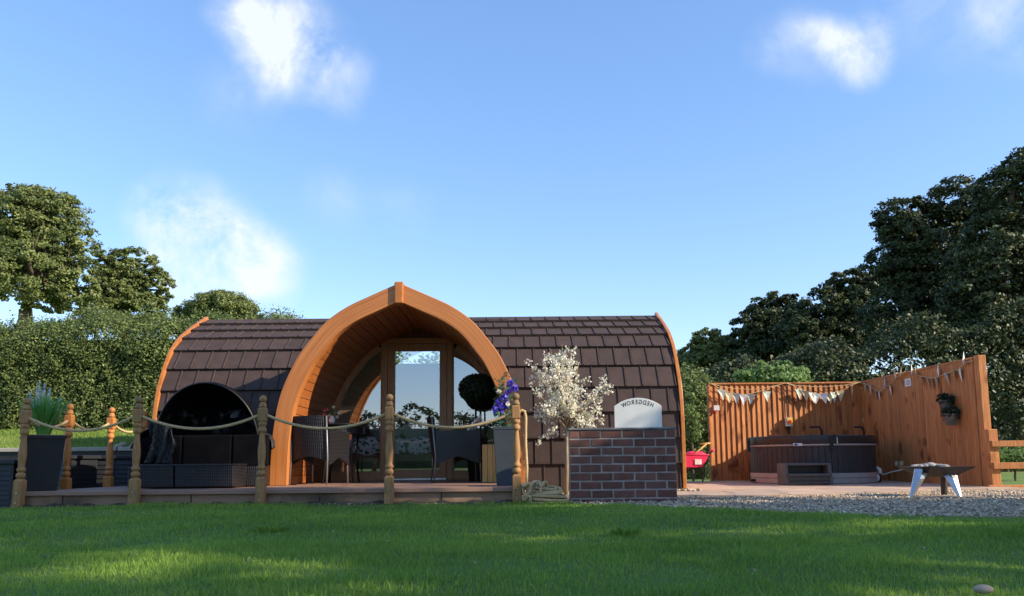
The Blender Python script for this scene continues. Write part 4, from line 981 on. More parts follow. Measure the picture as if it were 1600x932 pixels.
yy = yon(1420,598); zz = Z(1420,598,yy)
MBp = thing('notice_plate', 'small white square notice near the top of the side fence', 'notice', (SX-.005,yy,zz))
MB().box(SX-.012,SX-.001,yy-.09,yy+.09,zz-.06,zz+.06).build('plate','white',MBp)
for k in range(4): MB().box(SX-.0135,SX-.0121,yy-.06,yy+.055-.02*(k%2),zz-.035+k*.02,zz-.028+k*.02).build('print_line','letter',MBp)
# wall pots
def wallpot(u, v, r, lb):
    yy = yon(u, v); zz = Z(u, v, yy); t = thing('wall_pot', lb, 'plant pot', (SX-.01,yy,zz), 'grey pots hung on the side fence')
    MB().lathe([(r*.62,0),(r*.8,r*1.3),(r*.95,r*1.35),(r,r*1.5),(r*.85,r*1.5),(r*.8,r*1.3)],(SX-r-.01,yy,zz-r*.8),20).build('pot','slate',t,True)
    MB().obox((SX-.01,yy,zz),(SX-.01,yy,zz+.12),.03,.01).build('hook','dark',t)
    n = 420; C = np.array([SX-r-.01,yy,zz+r*.9]) + unit(nr.normal(size=(n,3)))*nr.random(n)[:,None]**.5*np.array([r*1.15,r*1.3,r*.9])
    link('foliage', leaf_mesh('foliage', C, nr.normal(size=(n,3)), .04*nr.uniform(.6,1.3,n), .6, t.location),'leaf_topiary',t)
    return t
wallpot(1490,634,.10,'upper grey pot with trailing plant hung on the side fence'); wallpot(1499,655,.105,'lower grey pot with pale green plant hung on the side fence')

# bunting
def bunting(pts3, n_flags, label, spots, size=.15, normal=(0,-1,0), flips=()):
    t = thing('bunting', label, 'bunting', pts3[0]); P_ = []
    for i in range(len(pts3)-1):
        a, c, sg_ = Vector(pts3[i][:3]), Vector(pts3[i+1][:3]), .08
        for k in range(10): f = k/10; P_.append(a.lerp(c,f)-Vector((0,0,4*sg_*f*(1-f)*min(1,(c-a).length))))
    P_.append(Vector(pts3[-1])); MB().tube(P_,.006,5).build('cord','flagB',t)
    return t
def flag(t, p, dirv, size, mt, up=False, twist=0):
    d = Vector(dirv).normalized(); dn = Vector((0,0,1 if up else -1)); nn = d.cross(dn).normalized()
    d2 = (d*math.cos(twist)+nn*math.sin(twist)); w = size*.5
    a, c = p-d2*w, p+d2*w; tip = p+dn*size*1.25+nn*rnd.uniform(-.02,.04)+d2*rnd.uniform(-.25,.25)*size; th = nn*.002; mid = (a+c+tip)/3+nn*.015
    vs = [a,c,tip,mid,a+th,c+th,tip+th,mid+th]
    MB().add(vs,[(0,1,3),(1,2,3),(2,0,3),(4,7,5),(5,7,6),(6,7,4),(0,4,5,1),(1,5,6,2),(2,6,4,0)]).build('flag',mt,t)
def line_px(pp, Y): return [at(u,v,Y) for u, v in pp]
Yb = FY-.10
t1 = thing('bunting', 'string of patterned triangular flags across the left half of the back fence', 'bunting', at(1113,600,Yb), 'strings of flags on the fences')
L1 = line_px([(1112,600),(1122,606),(1130,611),(1140,613),(1150,616),(1162,617),(1172,616),(1182,613),(1190,611),(1198,610),(1200,606),(1212,604),(1225,599)], Yb); MB().tube(L1,.006,5).build('cord','rope',t1)
MB().tube(line_px([(1112,600),(1130,605),(1150,608),(1175,609),(1200,606),(1228,599)],Yb+.02),.006,5).build('cord','rope',t1)
mts = ['flagA','flagB','flagA','flagC','flagA','flagA']
for i, (u, v) in enumerate([(1127,609),(1139,614),(1150,615),(1162,617),(1174,616),(1198,612)]): flag(t1, at(u,v,Yb-.01),(1,0,rnd.uniform(-.2,.2)),.15,mts[i],False,rnd.uniform(-.3,.3))
t2 = thing('bunting', 'string of patterned triangular flags across the right half of the back fence', 'bunting', at(1228,599,Yb), 'strings of flags on the fences')
L2 = line_px([(1228,599),(1240,603),(1247,608),(1260,612),(1272,615),(1285,616),(1298,616),(1308,613),(1318,610),(1328,603),(1342,598),(1349,600)], Yb); MB().tube(L2,.006,5).build('cord','rope',t2)
MB().tube(line_px([(1228,599),(1245,603),(1280,605),(1315,603),(1348,597)],Yb+.02),.006,5).build('cord','rope',t2)
mts = ['flagA','flagB','flagC','flagC','flagC','flagB','flagA','flagB']
for i, (u, v) in enumerate([(1248,608),(1259,611),(1269,614),(1277,615),(1286,615),(1294,615),(1303,613),(1313,611)]): flag(t2, at(u,v,Yb-.01),(1,0,rnd.uniform(-.2,.2)),.15,mts[i],False,rnd.uniform(-.4,.4))
flag(t2, at(1331,604,Yb-.02),(.2,0,-1),.14,'flagB',False,0)
t3 = thing('bunting', 'string of cream flags looped along the top of the side fence, some blown upwards', 'bunting', (SX-.03,13.6,fzt), 'strings of flags on the fences')
def sp(u, v):
    yy = yon(u, v); return at(u, v, yy-.02) + Vector((-.03,0,0))
L3 = [sp(u,v) for u, v in ((1352,600),(1358,601),(1365,606),(1372,611),(1378,612),(1386,607),(1392,601),(1402,592),(1412,585),(1420,580),(1430,582),(1440,588),(1452,590),(1462,591),(1472,588),(1482,584),(1490,581),(1500,578),(1506,572),(1515,566),(1524,564))]
MB().tube(L3,.006,5).build('cord','rope',t3)
for u, v, up, mt in ((1355,600,0,'flagB'),(1362,603,0,'flagC'),(1370,611,0,'flagB'),(1376,612,0,'flagC'),(1386,606,1,'flagC'),(1393,603,0,'flagC'),(1403,592,1,'flagB'),(1411,588,1,'flagB'),(1429,585,1,'flagC'),(1436,587,1,'flagB'),(1443,589,0,'flagB'),(1452,592,0,'flagC'),(1458,592,0,'flagB'),(1466,590,0,'flagC'),(1470,587,1,'flagC'),(1481,583,0,'flagC'),(1493,578,0,'flagB'),(1502,577,0,'flagC'),(1510,569,1,'flagC')):
    flag(t3, sp(u,v), (-.5,-.8,rnd.uniform(-.3,.3)), .135, mt, bool(up), rnd.uniform(-.3,.3))

# ---------------------------------------------------------------- fire pit
fpx = at(1464,755,8.45); fp = thing('fire_pit', 'square steel fire pit with three splayed legs and ash on top on the gravel', 'fire pit', (fpx.x,8.45,0))
fc = Vector((fpx.x+.0,8.45,0)); zt_ = Z(1470,729,8.45); rot = R(14); hwp = .27
def rc(x, y, z): return Vector((fc.x+x*math.cos(rot)-y*math.sin(rot), fc.y+x*math.sin(rot)+y*math.cos(rot), z))
q = MB(); top4 = [rc(-hwp,-hwp,zt_),rc(hwp,-hwp,zt_),rc(hwp,hwp,zt_),rc(-hwp,hwp,zt_)]; bot4 = [rc(x*.45,y*.45,zt_-.105) for x, y in ((-hwp,-hwp),(hwp,-hwp),(hwp,hwp),(-hwp,hwp))]
in4 = [rc(x*.93,y*.93,zt_-.008) for x, y in ((-hwp,-hwp),(hwp,-hwp),(hwp,hwp),(-hwp,hwp))]; ib4 = [rc(x*.42,y*.42,zt_-.09) for x, y in ((-hwp,-hwp),(hwp,-hwp),(hwp,hwp),(-hwp,hwp))]
vs = top4+bot4+in4+ib4; fs = [(7,6,5,4),(12,13,14,15)]
for k in range(4):
    k2 = (k+1)%4; fs += [(k,k+4,k2+4,k2),(k,k2,k2+8,k+8),(k+8,k2+8,k2+12,k+12)]
q.add(vs,fs); q.build('bowl','rust',fp,bevel=.003)
def leg3(u0,v0,y0,u1,v1,y1,mt,w0=.15,w1=.035):
    a = at(u0,v0,y0); c = at(u1,v1,y1); c.z = .012; ax_ = Vector((1,0,0)) if abs(c.x-a.x) < .3 else Vector((.95,.3,0)); th = Vector((0,.012,0)); mid = a.lerp(c,.35)
    q = MB(); vs = [a-ax_*w0/2,a+ax_*w0/2,mid+ax_*w0*.42,c+ax_*w1/2,c-ax_*w1/2,mid-ax_*w0*.36]; k = mid+Vector((0,-.03,0)); vs2 = [v+th for v in vs]
    q.add(vs+vs2+[k, a+Vector((0,-.02,0)), c+Vector((0,-.008,0))],[(0,5,12,13),(5,4,14,12),(13,12,2,1),(12,14,3,2),(6,7,8,9,10,11),(0,6,11,5),(5,11,10,4),(1,2,8,7),(2,3,9,8),(4,10,9,3)]); q.build('leg',mt,fp)
leg3(1441,733,8.3,1424,779,8.2,'metal'); leg3(1475,733,8.55,1476,778,8.6,'rust',.10,.06); leg3(1480,733,8.35,1501,783,8.2,'metal')
q = MB().frustum((fc.x+.02,8.3),.012,.02,.30,.30,R(6),.17,.17); q.build('ground_plate','slab',fp,bevel=.003)
ashm = MB()
for k in range(26):
    a = rnd.uniform(0,2*PI); r = rnd.uniform(0,.17); ashm.sphere((fc.x-.05+r*math.cos(a)*1.1,fc.y+r*math.sin(a),zt_-.005+.025*(1-r/.2)),rnd.uniform(.02,.045),7,4,(1.3,1,.6))
ashm.build('ash_pile','ash',fp)

# ---------------------------------------------------------------- wheelbarrow
wb = thing('wheelbarrow', 'pink wheelbarrow with black legs partly hidden behind the right end of the cabin', 'wheelbarrow', (X(1085,13.2),13.2,0))
WYy = 13.2
def wp(u, v, dy=0): return at(u, v, WYy+dy)
tb = MB(); A = [(1060,711),(1108,711),(1098,731),(1065,731)]
vs = [wp(u,v,-.22) for u, v in A]+[wp(u,v,.22) for u, v in A]
vs2 = [vs[0]+Vector((.03,.03,0)),vs[1]+Vector((-.03,.03,0)),vs[2]+Vector((-.02,.03,.02)),vs[3]+Vector((.02,.03,.02)),vs[4]+Vector((.03,-.03,0)),vs[5]+Vector((-.03,-.03,0)),vs[6]+Vector((-.02,-.03,.02)),vs[7]+Vector((.02,-.03,.02))]
tb.add(vs+vs2,[(0,3,2,1),(4,5,6,7),(3,7,6,2),(0,4,7,3),(1,2,6,5),(8,9,10,11),(15,14,13,12),(11,10,14,15),(8,11,15,12),(13,14,10,9),(0,1,9,8),(1,5,13,9),(5,4,12,13),(4,0,8,12)])
tb.build('tray','pink',wb,bevel=.012)
tr_ = MB()
tr_.tube([wp(1058,711,-.22),wp(1108,711,-.22),wp(1107,711,.22),wp(1060,711,.22),wp(1058,711,-.22)],.012,6); tr_.build('tray_rim','pink',wb,True)
mound = MB().sphere(tuple(wp(1086,713)),.18,14,8,(1.1,.9,.5)); mound.build('load','pink',wb,True)
for dy in (-.2,.2):
    MB().tube([wp(1060,745,dy*.3),wp(1080,733,dy),wp(1099,730,dy),wp(1110,708,dy),wp(1113,704,dy)],.014,8).build('handle','dark',wb,True)
    MB().tube([wp(1093,732,dy),wp(1096,745,dy),wp(1098,754,dy),wp(1100,745,dy),wp(1101,732,dy)],.013,8).build('leg','dark',wb,True)
    MB().tube([wp(1111,706,dy),wp(1116,703,dy)],.02,8).build('grip','pink',wb,True)
MB().box(wp(1081,719).x,wp(1091,719).x,WYy-.235,WYy-.222,wp(1085,726).z,wp(1085,718).z).build('side_label','flagC',wb)
MB().tube([wp(1082,712,-.15),wp(1092,704,-.1),wp(1104,694,-.1)],.014,8).build('wooden_tool_handle','cube',wb,True); MB().tube([wp(1094,694,-.1),wp(1110,693,-.1)],.014,8).build('wooden_tool_grip','cube',wb,True)
wl = wp(1052,748); wl.z = .13; MB().tube([wl+Vector((0,-.03,0)),wl+Vector((0,.03,0))],.13,20).build('wheel','dark',wb,bevel=.01)

# ---------------------------------------------------------------- planters, chairs, table etc. on the deck
def sq_planter(name, label, c, z0, z1, h0, h1, rot, mt, seam=False):
    t = thing(name, label, 'planter', (c[0],c[1],z0)); q = MB(); q.frustum(c, z0, z1, h0, h1, rot); q.f = [f for f in q.f]
    q.v += []; q.build('pot', mt, t, bevel=.006)
    q = MB(); q.frustum(c, z1-.03, z1+.006, h1*1.03, h1*1.03, rot); q.build('pot_rim', mt, t, bevel=.005)
    q = MB(); q.frustum(c, z1+.003, z1+.012, h1*.9, h1*.9, rot); q.build('soil', 'straw', t)
    return t
pc = (X(64,8.36,740),8.36); pz1 = Z(68,682,8.36)
gpn = sq_planter('tall_planter','tall black tapered planter holding feathery ornamental grass at the left end of the deck',pc,ZD,pz1,.135,.185,R(38),'planter')
og = thing('ornamental_grass','clump of bright green ornamental grass with pale plumes in the left black planter','plant',(pc[0],pc[1],pz1))
bd = MB(); n = 900
for i in range(n):
    a = rnd.uniform(0,2*PI); sp_ = rnd.random()**.8*.62; h = rnd.uniform(.20,.48); r0 = rnd.uniform(0,.06); w = rnd.uniform(.0028,.0055)
    p0 = Vector((pc[0]+r0*math.cos(a),pc[1]+r0*math.sin(a),pz1)); d = Vector((math.cos(a),math.sin(a),0)); s = Vector((-math.sin(a),math.cos(a),0))*w
    pts = [p0+d*(sp_*h*(f**1.6)*1.1)+Vector((0,0,h*(f-.18*sp_*f*f))) for f in (0,.35,.7,1)]
    b0 = len(bd.v); 
    for j, p in enumerate(pts): ww = s*(1,1,.7,.1)[j]; bd.v += [tuple(p-ww),tuple(p+ww)]
    for j in range(3): bd.f.append((b0+2*j,b0+2*j+1,b0+2*j+3,b0+2*j+2))
bd.build('blades','blade',og)
for (u0,v0,u1,v1) in ((45,612,55,645),(62,596,60,640),(57,608,58,650),(78,606,75,645),(95,622,80,660),(70,600,66,635)):
    a, c = at(u1,v1,8.36), at(u0,v0,8.36+rnd.uniform(-.05,.05)); q = MB(); q.tube([(pc[0],pc[1],pz1),a.lerp(Vector((pc[0],pc[1],pz1)),.5),a],.003,5)
    q.build('plume_stem','blade',og)
    k = 240; f = nr.random(k); C = np.array(a)[None]+(np.array(c)-np.array(a))[None]*f[:,None]+nr.normal(size=(k,3))*(.009*np.sin(np.clip(f,.05,1)*PI*.9+.15))[:,None]
    link('plume', leaf_mesh('plume', C, nr.normal(size=(k,3)), .022*nr.uniform(.6,1.2,k), .3, og.location),'plume',og)
# storage boxes
def storage(c, w, d, h, rot, z0, label):
    t = thing('storage_box', label, 'storage box', (c[0],c[1],z0), 'charcoal slatted storage boxes left of the deck'); ca, sa = math.cos(rot), math.sin(rot)
    mt = Matrix(((ca,-sa,0,c[0]),(sa,ca,0,c[1]),(0,0,1,z0),(0,0,0,1)))
    MB().box(-w/2+.015,w/2-.015,-d/2+.015,d/2-.015,0,h-.04).xform(mt).build('box_body','bin',t)
    MB().box(-w/2-.015,w/2+.015,-d/2-.015,d/2+.015,h-.045,h).xform(mt).build('lid','bin',t,bevel=.008)
    for px__ in (-w/2,-.02,w/2-.04): MB().box(px__,px__+.04,-d/2,-d/2+.02,0,h-.05).xform(mt).build('stile','bin',t,bevel=.003)
    nsl = 8
    for k in range(nsl):
        z0_ = .02+k*(h-.08)/nsl; z1_ = z0_+(h-.08)/nsl-.012
        MB().add([(-w/2+.04,-d/2+.004,z0_),(w/2-.04,-d/2+.004,z0_),(w/2-.04,-d/2+.014,z1_),(-w/2+.04,-d/2+.014,z1_),(-w/2+.04,-d/2+.02,z0_),(w/2-.04,-d/2+.02,z0_),(w/2-.04,-d/2+.02,z1_),(-w/2+.04,-d/2+.02,z1_)],[(0,1,2,3),(0,4,5,1),(3,2,6,7),(0,3,7,4),(1,5,6,2)]).xform(mt).build('slat','bin',t)
        MB().box(w/2-.015,w/2-.005,-d/2+.04,d/2-.04,z0_,z1_).xform(mt).build('slat','bin',t)
    return t
def bxh(u,v,Y): return Z(u,v,Y)
storage((X(-28,8.5),8.62),.9,.5,Z(10,719,8.4),R(-4),0,'charcoal slatted storage box cut by the left edge of the photo')
storage((X(96,9.75)-.02,9.85),.62,.45,Z(110,712,9.7),R(-20),0,'charcoal slatted storage box behind the grass planter')
storage((X(178,10.3),10.38),.55,.42,Z(180,712,10.2),R(12),0,'charcoal slatted storage box behind the two orange side posts')
for i, (u, v, s) in enumerate(((186,699,.07),(196,703,.06),(205,700,.05),(192,695,.05),(210,706,.05))):
    p = at(u,v,11.3); tag(MB().sphere((p.x,p.y,max(p.z,.62)),s,8,5,(1.2,1,.7)).build('rock','stone'), ('tan rubble stone number' and ['largest','second','small right','small upper','lowest'][i]+' tan rubble stone on the bank edge left of the daybed'),'stone','rubble stones on the bank edge')

# daybed
DX, DY = X(318,9.2), 9.17
db = thing('daybed','black rattan daybed with raised black canopy and rumpled cover left of the porch','daybed',(DX,DY,ZD))
def arcblock(r0, r1, a0, a1, z0, z1, name, mt, n=24, bev=.012, cx=DX, cy=DY):
    q = MB(); vs = []; fs = []
    for i in range(n+1):
        a = a0+(a1-a0)*i/n
        for r, z in ((r0,z0),(r1,z0),(r1,z1),(r0,z1)): vs.append((cx+r*math.cos(a),cy+r*math.sin(a),z))
    for i in range(n):
        for k in range(4): fs.append((i*4+k,i*4+(k+1)%4,i*4+4+(k+1)%4,i*4+4+k))
    fs += [(3,2,1,0),(n*4,n*4+1,n*4+2,n*4+3)]; q.add(vs,fs); return q.build(name,mt,db,bevel=bev)
zs1 = Z(300,726,8.55); zb1 = Z(300,680,8.9)
# footstool in front, two sections with straight-ish front
fx_0, fx_m, fx_1 = X(219,8.55), X(274,8.55), X(368,8.55)
for a, c in ((fx_0,fx_m-.004),(fx_m+.004,fx_1)):
    MB().add([(a,8.52,ZD+.01),(c,8.52,ZD+.01),(c,8.88,ZD+.01),(a,8.88,ZD+.01),(a,8.5,zs1),(c,8.5,zs1),(c,8.9,zs1),(a,8.9,zs1)],[(0,3,2,1),(4,5,6,7),(0,1,5,4),(1,2,6,5),(2,3,7,6),(3,0,4,7)]).build('footstool','wicker',db,bevel=.018)
    MB().box(a-.004,c+.004,8.494,8.906,zs1-.018,zs1+.004).build('footstool_rim','wicker',db,bevel=.008)
arcblock(.02,.74,0,PI,ZD+.01,zs1-.02,'base','wicker',30,.01,DX,DY); MB().box(DX-.74,DX+.74,8.93,DY,ZD+.01,zs1-.025).build('seat_front','wicker',db,bevel=.01)
xs_ = [X(228,8.95),X(283,8.95),X(361,8.95),X(418,8.95)]
for a, c in zip(xs_,xs_[1:]): MB().box(a+.004,c-.004,8.94,9.02,zs1-.03,zb1).build('cushion_panel','black',db,bevel=.02)
MB().box(DX-.66,DX+.66,9.02,9.4,zs1,zb1-.03).build('cushion','black',db,bevel=.03)
# canopy
pvz = Z(300,690,9.1); Rc = (X(402,9.0,650)-X(243,9.0,650))/2; cx_ = (X(402,9.0,650)+X(243,9.0,650))/2; Hc = Z(325,597,8.95)-pvz
cn = MB(); na_, nt2 = 14, 26
for i in range(na_+1):
    al = R(-12+95*i/na_)
    for j in range(nt2+1):
        t_ = PI*j/nt2; rip = 1+.012*math.sin(j*2.1+i)*math.sin(PI*i/na_); s_2 = math.sin(t_)*rip; cn.v.append((cx_+Rc*math.cos(t_)*rip, 9.05+Hc*s_2*math.sin(al)*.95, pvz+Hc*s_2*math.cos(al)))
for i in range(na_):
    for j in range(nt2): cn.f.append((i*(nt2+1)+j,i*(nt2+1)+j+1,(i+1)*(nt2+1)+j+1,(i+1)*(nt2+1)+j))
co = cn.build('canopy','black',db,True); sm = co.modifiers.new('thick','SOLIDIFY'); sm.thickness = .006
hp = [cn.v[j] for j in range(nt2+1)]; MB().tube(hp,.011,8).build('canopy_hoop','dark',db,True)
# rumpled cover: draped arch between cushion top and canopy, bulging left
cv = MB(); nu, nv = 60, 26
for i in range(nu+1):
    a = PI*i/nu
    for j in range(nv+1):
        f = j/nv; rx_ = .80-.50*f; ry_ = .62-.42*f; z = zb1-.10+.36*math.sin(f*PI/2)
        w = .030*math.sin(a*11+f*6)+.022*math.sin(a*23-f*9)+.016*math.sin(a*5+f*15)+.012*math.sin(a*41+f*22); w *= (.5+f)
        lft = max(0,-math.cos(a))
        cv.v.append((DX+.0+(rx_+w)*math.cos(a)*1.0-.02*lft, 9.12+(ry_+w)*math.sin(a)*1.0, z-(.05 if j == 0 else 0)+w*.5))
for i in range(nu):
    for j in range(nv): cv.f.append((i*(nv+1)+j,(i+1)*(nv+1)+j,(i+1)*(nv+1)+j+1,i*(nv+1)+j+1))
cv.build('rumpled_cover','cover',db,True)
lf = MB(); nu, nv = 22, 26                         # cover hanging in folds over the left side
for i in range(nu+1):
    for j in range(nv+1):
        f = j/nv; g = i/nu; ww = .035*math.sin(g*14+f*3)+.02*math.sin(g*31+f*8); q = at(226+5*math.sin(f*3)+(18*(1-f))*(1-g)*.2+ g*46, 655+70*f+14*(g)*(1-f), 8.92+.02*g)
        lf.v.append((q.x+ww*.6*f, q.y-.03-abs(ww)*1.6+ (.10*(1-g)), q.z))
for i in range(nu):
    for j in range(nv): lf.f.append((i*(nv+1)+j,(i+1)*(nv+1)+j,(i+1)*(nv+1)+j+1,i*(nv+1)+j+1))
o = lf.build('hanging_cover','cover',db,True); sm = o.modifiers.new('thick','SOLIDIFY'); sm.thickness = .01

# wicker chairs
def chair(loc, rot, label, wd=.50, hb=.82):
    t = thing('wicker_chair', label, 'chair', loc, 'wicker chairs on the porch')
    def P(mb, nm, mt, **k): return mb.build(nm, mt, t, local=True, **k)
    w = wd/2
    bk = MB(); n = 12
    for i in range(n+1):
        x = -w+2*w*i/n; cv_ = .05*(1-(x/w)**2); zb = .30-.05*math.sin(PI*i/n)*-1
        for (y, z) in ((.26+cv_, zb-.02),(.33+cv_, hb),(.30+cv_, hb),(.225+cv_, zb-.02)): bk.v.append((x,y,z))
    for i in range(n):
        for k in range(4): bk.f.append((i*4+k,i*4+(k+1)%4,i*4+4+(k+1)%4,i*4+4+k))
    bk.f += [(3,2,1,0),(n*4,n*4+1,n*4+2,n*4+3)]; P(bk,'backrest','wicker')
    P(MB().box(-w,w,-.24,.25,.36,.43),'seat','wicker',bevel=.02)
    P(MB().box(-w+.03,w-.03,-.22,.22,.431,.49),'seat_cushion','black',bevel=.02)
    for s in (-1,1):
        q = MB(); n = 8; x0, x1 = (s*w, s*(w+.035)) if s > 0 else (s*(w+.035), s*w)
        for i in range(n+1):
            y = -.26+.54*i/n; zt_ = .63-.0*i; zb = .28+.05*abs(math.cos(PI*i/n))*-1+.04*math.sin(PI*i/n)
            q.v += [(x0,y,zb),(x1,y,zb),(x1,y,zt_),(x0,y,zt_)]
        for i in range(n):
            for k in range(4): q.f.append((i*4+k,i*4+(k+1)%4,i*4+4+(k+1)%4,i*4+4+k))
        q.f += [(3,2,1,0),(n*4,n*4+1,n*4+2,n*4+3)]; P(q,'armrest','wicker')
        P(MB().tube([(s*(w+.01),-.25,.60),(s*(w+.01),-.26,.3),(s*(w+.015),-.27,0)],.010,8),'leg','legmetal',smooth=True)
        P(MB().tube([(s*(w+.01),.33,hb),(s*(w+.01),.28,.32),(s*(w+.015),.30,0)],.010,8),'leg','legmetal',smooth=True)
    t.rotation_euler = (0,0,rot); return t
chair((X(500,9.62),9.62,ZD), R(167), 'black wicker armchair seen from behind on the left side of the porch', .44, .80)
chair((X(714,9.95),9.95,ZD), R(100), 'black wicker armchair seen side-on right of the glazed door', .42, .80)
# table
TX, TYY = X(532,10.15), 10.18
tb_ = thing('porch_table','small black glass-topped table between the wicker chairs','table',(TX,TYY,ZD))
MB().lathe([(.33,.72),(.34,.725),(.34,.735),(.33,.74)],(TX,TYY,ZD),32).build('table_top','dark',tb_)
for k in range(4):
    a = PI/4+k*PI/2; MB().tube([(TX+.27*math.cos(a),TYY+.27*math.sin(a),ZD+.72),(TX+.22*math.cos(a),TYY+.22*math.sin(a),ZD+.35),(TX+.27*math.cos(a),TYY+.27*math.sin(a),ZD)],.014,8).build('leg','dark',tb_,True)
MB().lathe([(.28,.62),(.29,.62),(.29,.70),(.28,.70)],(TX,TYY,ZD),32).build('apron','wicker',tb_)
def flowers(t, pts, mts, size, petals=14):
    for (p, mk) in pts:
        C = np.array(p)[None]+unit(nr.normal(size=(petals*3,3)))*size*.5*nr.random((petals*3,1)); link('flower', leaf_mesh('flower', C, C-np.array(p)+nr.normal(size=C.shape)*size*.3, np.full(len(C),size*.8), .8, wloc(t)), mk, t)
fv = thing('flower_vase','small vase of pink and white flowers on the porch table','flowers',(X(516,10.05),10.05,ZD+.74))
vx, vz = X(517,10.05), ZD+.742
MB().lathe([(.03,0),(.042,.03),(.04,.07),(.028,.09),(.032,.10)],(vx,10.05,vz),16).build('vase','white',fv,True)
fl = [(at(u,v,10.05+rnd.uniform(-.04,.04)),m2) for u, v, m2 in ((508,641,'petal_pink'),(507,648,'petal_pink'),(513,640,'petal_pink'),(521,636,'blossom'),(523,645,'blossom'),(515,650,'blossom'),(530,646,'blossom'),(511,655,'petal_pink'),(527,652,'blossom'))]
for p, _ in fl: MB().tube([(vx,10.05,vz+.08),tuple(p)],.003,5).build('stem','leaf_vine',fv)
flowers(fv, fl, None, .036)
n = 90; C = np.array([vx,10.05,vz+.15])+nr.normal(size=(n,3))*.045; link('leaves', leaf_mesh('leaves',C,nr.normal(size=(n,3)),.035*nr.uniform(.6,1.2,n),.5,fv.location),'leaf_vine',fv)
# sticky bits: cushion cloth on right chair
cl = MB(); nu = 12
for i in range(nu+1):
    for j in range(nu+1):
        p = at(731+20*i/nu+6*j/nu*0, 680-24*(i/nu)*.9-4+ (j/nu-.5)*14, 9.75+.12*(j/nu)+.02*math.sin(i*1.3+j*.9)); cl.v.append(tuple(p))
for i in range(nu):
    for j in range(nu): cl.f.append((i*(nu+1)+j,(i+1)*(nu+1)+j,(i+1)*(nu+1)+j+1,i*(nu+1)+j+1))
o = cl.build('floral_cloth','cushion',None,True); tag(o,'small red and white floral cloth draped over the right wicker chair','cloth'); sm = o.modifiers.new('thick','SOLIDIFY'); sm.thickness = .015
# topiary tree
TPx, TPy = X(747,10.45,650), 10.45
tp = thing('topiary_tree','ball topiary on twin dark stems behind the right wicker chair','plant',(TPx,TPy,ZD))
ctr = at(747,608,TPy); rad = .235
for dx in (-.028,.03): MB().tube([(TPx+dx,TPy,ZD+.3),(TPx+dx*1.1,TPy,ctr.z-.1)],.013,8).build('stem','dark',tp,True)
MB().lathe([(.12,0),(.15,.3),(.16,.31),(.15,.32)],(TPx,TPy,ZD),20).build('pot','planter',tp,True)
n = 6500; d = unit(nr.normal(size=(n,3))); C = np.array(ctr)+d*np.array([rad*1.1,rad,rad*.86])*(.82+.2*nr.random((n,1)))
link('foliage', leaf_mesh('foliage',C,d+nr.normal(size=(n,3))*.5,.030*nr.uniform(.6,1.3,n),.6,tp.location),'leaf_topiary',tp)
MB().sphere(tuple(ctr),rad*.8,14,10).build('foliage_core','leaf_topiary',tp,True)
# oak box stool
oy = 9.72; o0, o1 = X(754,oy), X(779,oy); oz = Z(766,695,oy)
ob = thing('oak_box','small sunlit pale oak box standing between the right chair and the tall slate planter','box',((o0+o1)/2,oy,ZD))
nbx = 3
for k in range(nbx): a = o0+(o1-o0)*k/nbx; MB().box(a+.002,a+(o1-o0)/nbx-.002,oy-.09,oy-.07,ZD+.005,oz).build('front_board','cube',ob,bevel=.003)
MB().box(o0,o1,oy-.07,oy+.1,ZD,oz-.002).build('box_body','cube',ob); 
# tall slate planter with climber
py = 8.62; p0, p1 = X(769,py,680), X(806,py,680); pcx = X(789,py,720); ptz = Z(787,668,py)
sp2 = thing('tall_planter','tall slate blue tapered planter with purple clematis by the right foot of the porch arch','planter',(pcx,py,ZD))
q = MB(); q.frustum((pcx,py),ZD,ptz,.088,.125,0); q.build('pot','slateblue',sp2,bevel=.006)
q = MB(); q.frustum((pcx,py),ptz-.03,ptz+.004,.128,.128,0); q.build('pot_rim','slateblue',sp2,bevel=.004)
cm = thing('clematis','climbing plant with purple flowers in the tall slate blue planter','plant',(pcx,py,ptz))
for k in range(5):
    q = [Vector((pcx+rnd.uniform(-.05,.05),py,ptz))]; 
    for u, v in ((786+k*2,640),(783+k*3,615),(785+k*4,596)): q.append(at(u+rnd.uniform(-2,2),v,py+rnd.uniform(-.04,.04)))
    MB().tube(q,.004,5).build('stem','leaf_vine',cm,True)
n = 330; uu = nr.uniform(772,806,n); vv = nr.uniform(592,668,n); C = np.array([tuple(at(a,c,py+rnd.uniform(-.12,.10))) for a, c in zip(uu,vv)])
C = C[(np.sin(uu*.5)+np.cos(vv*.3)) > -.55]; link('leaves', leaf_mesh('leaves',C,nr.normal(size=C.shape)+np.array([0,-.6,.3]),.055*nr.uniform(.5,1.2,len(C)),.55,cm.location),'leaf_vine',cm)
fl = [(at(u,v,py-.1),'petal_purple') for u, v in ((788,621),(784,638),(805,607),(795,612),(779,628),(774,641),(798,600),(790,632))]
flowers(cm, fl, None, .075, 9); flowers(cm,[(at(793,631,py-.12),'blossom'),(at(780,612,py-.12),'blossom')],None,.05,8)
# spotlight on spike
sx_, sy_ = X(836,8.6,757), 8.6; sz_ = Z(836,757,8.6)
spl = thing('garden_spotlight','small round white-faced spotlight on a spike right of the rope coil','lamp',(sx_,sy_,0))
MB().tube([(sx_-.06,sy_+.02,sz_),(sx_+.0,sy_-.05,sz_)],[.03,.04],16).build('lamp_head','metal',spl,True); MB().tube([(sx_,sy_-.05,sz_),(sx_+.004,sy_-.058,sz_)],[.043,.04],16).build('lamp_face','white',spl); MB().tube([(sx_+.004,sy_-.059,sz_),(sx_+.006,sy_-.062,sz_)],[.018,.016],12).build('bulb','dark',spl)
MB().tube([(sx_-.03,sy_,sz_),(sx_-.03,sy_,0)],.008,6).build('spike','metal',spl)

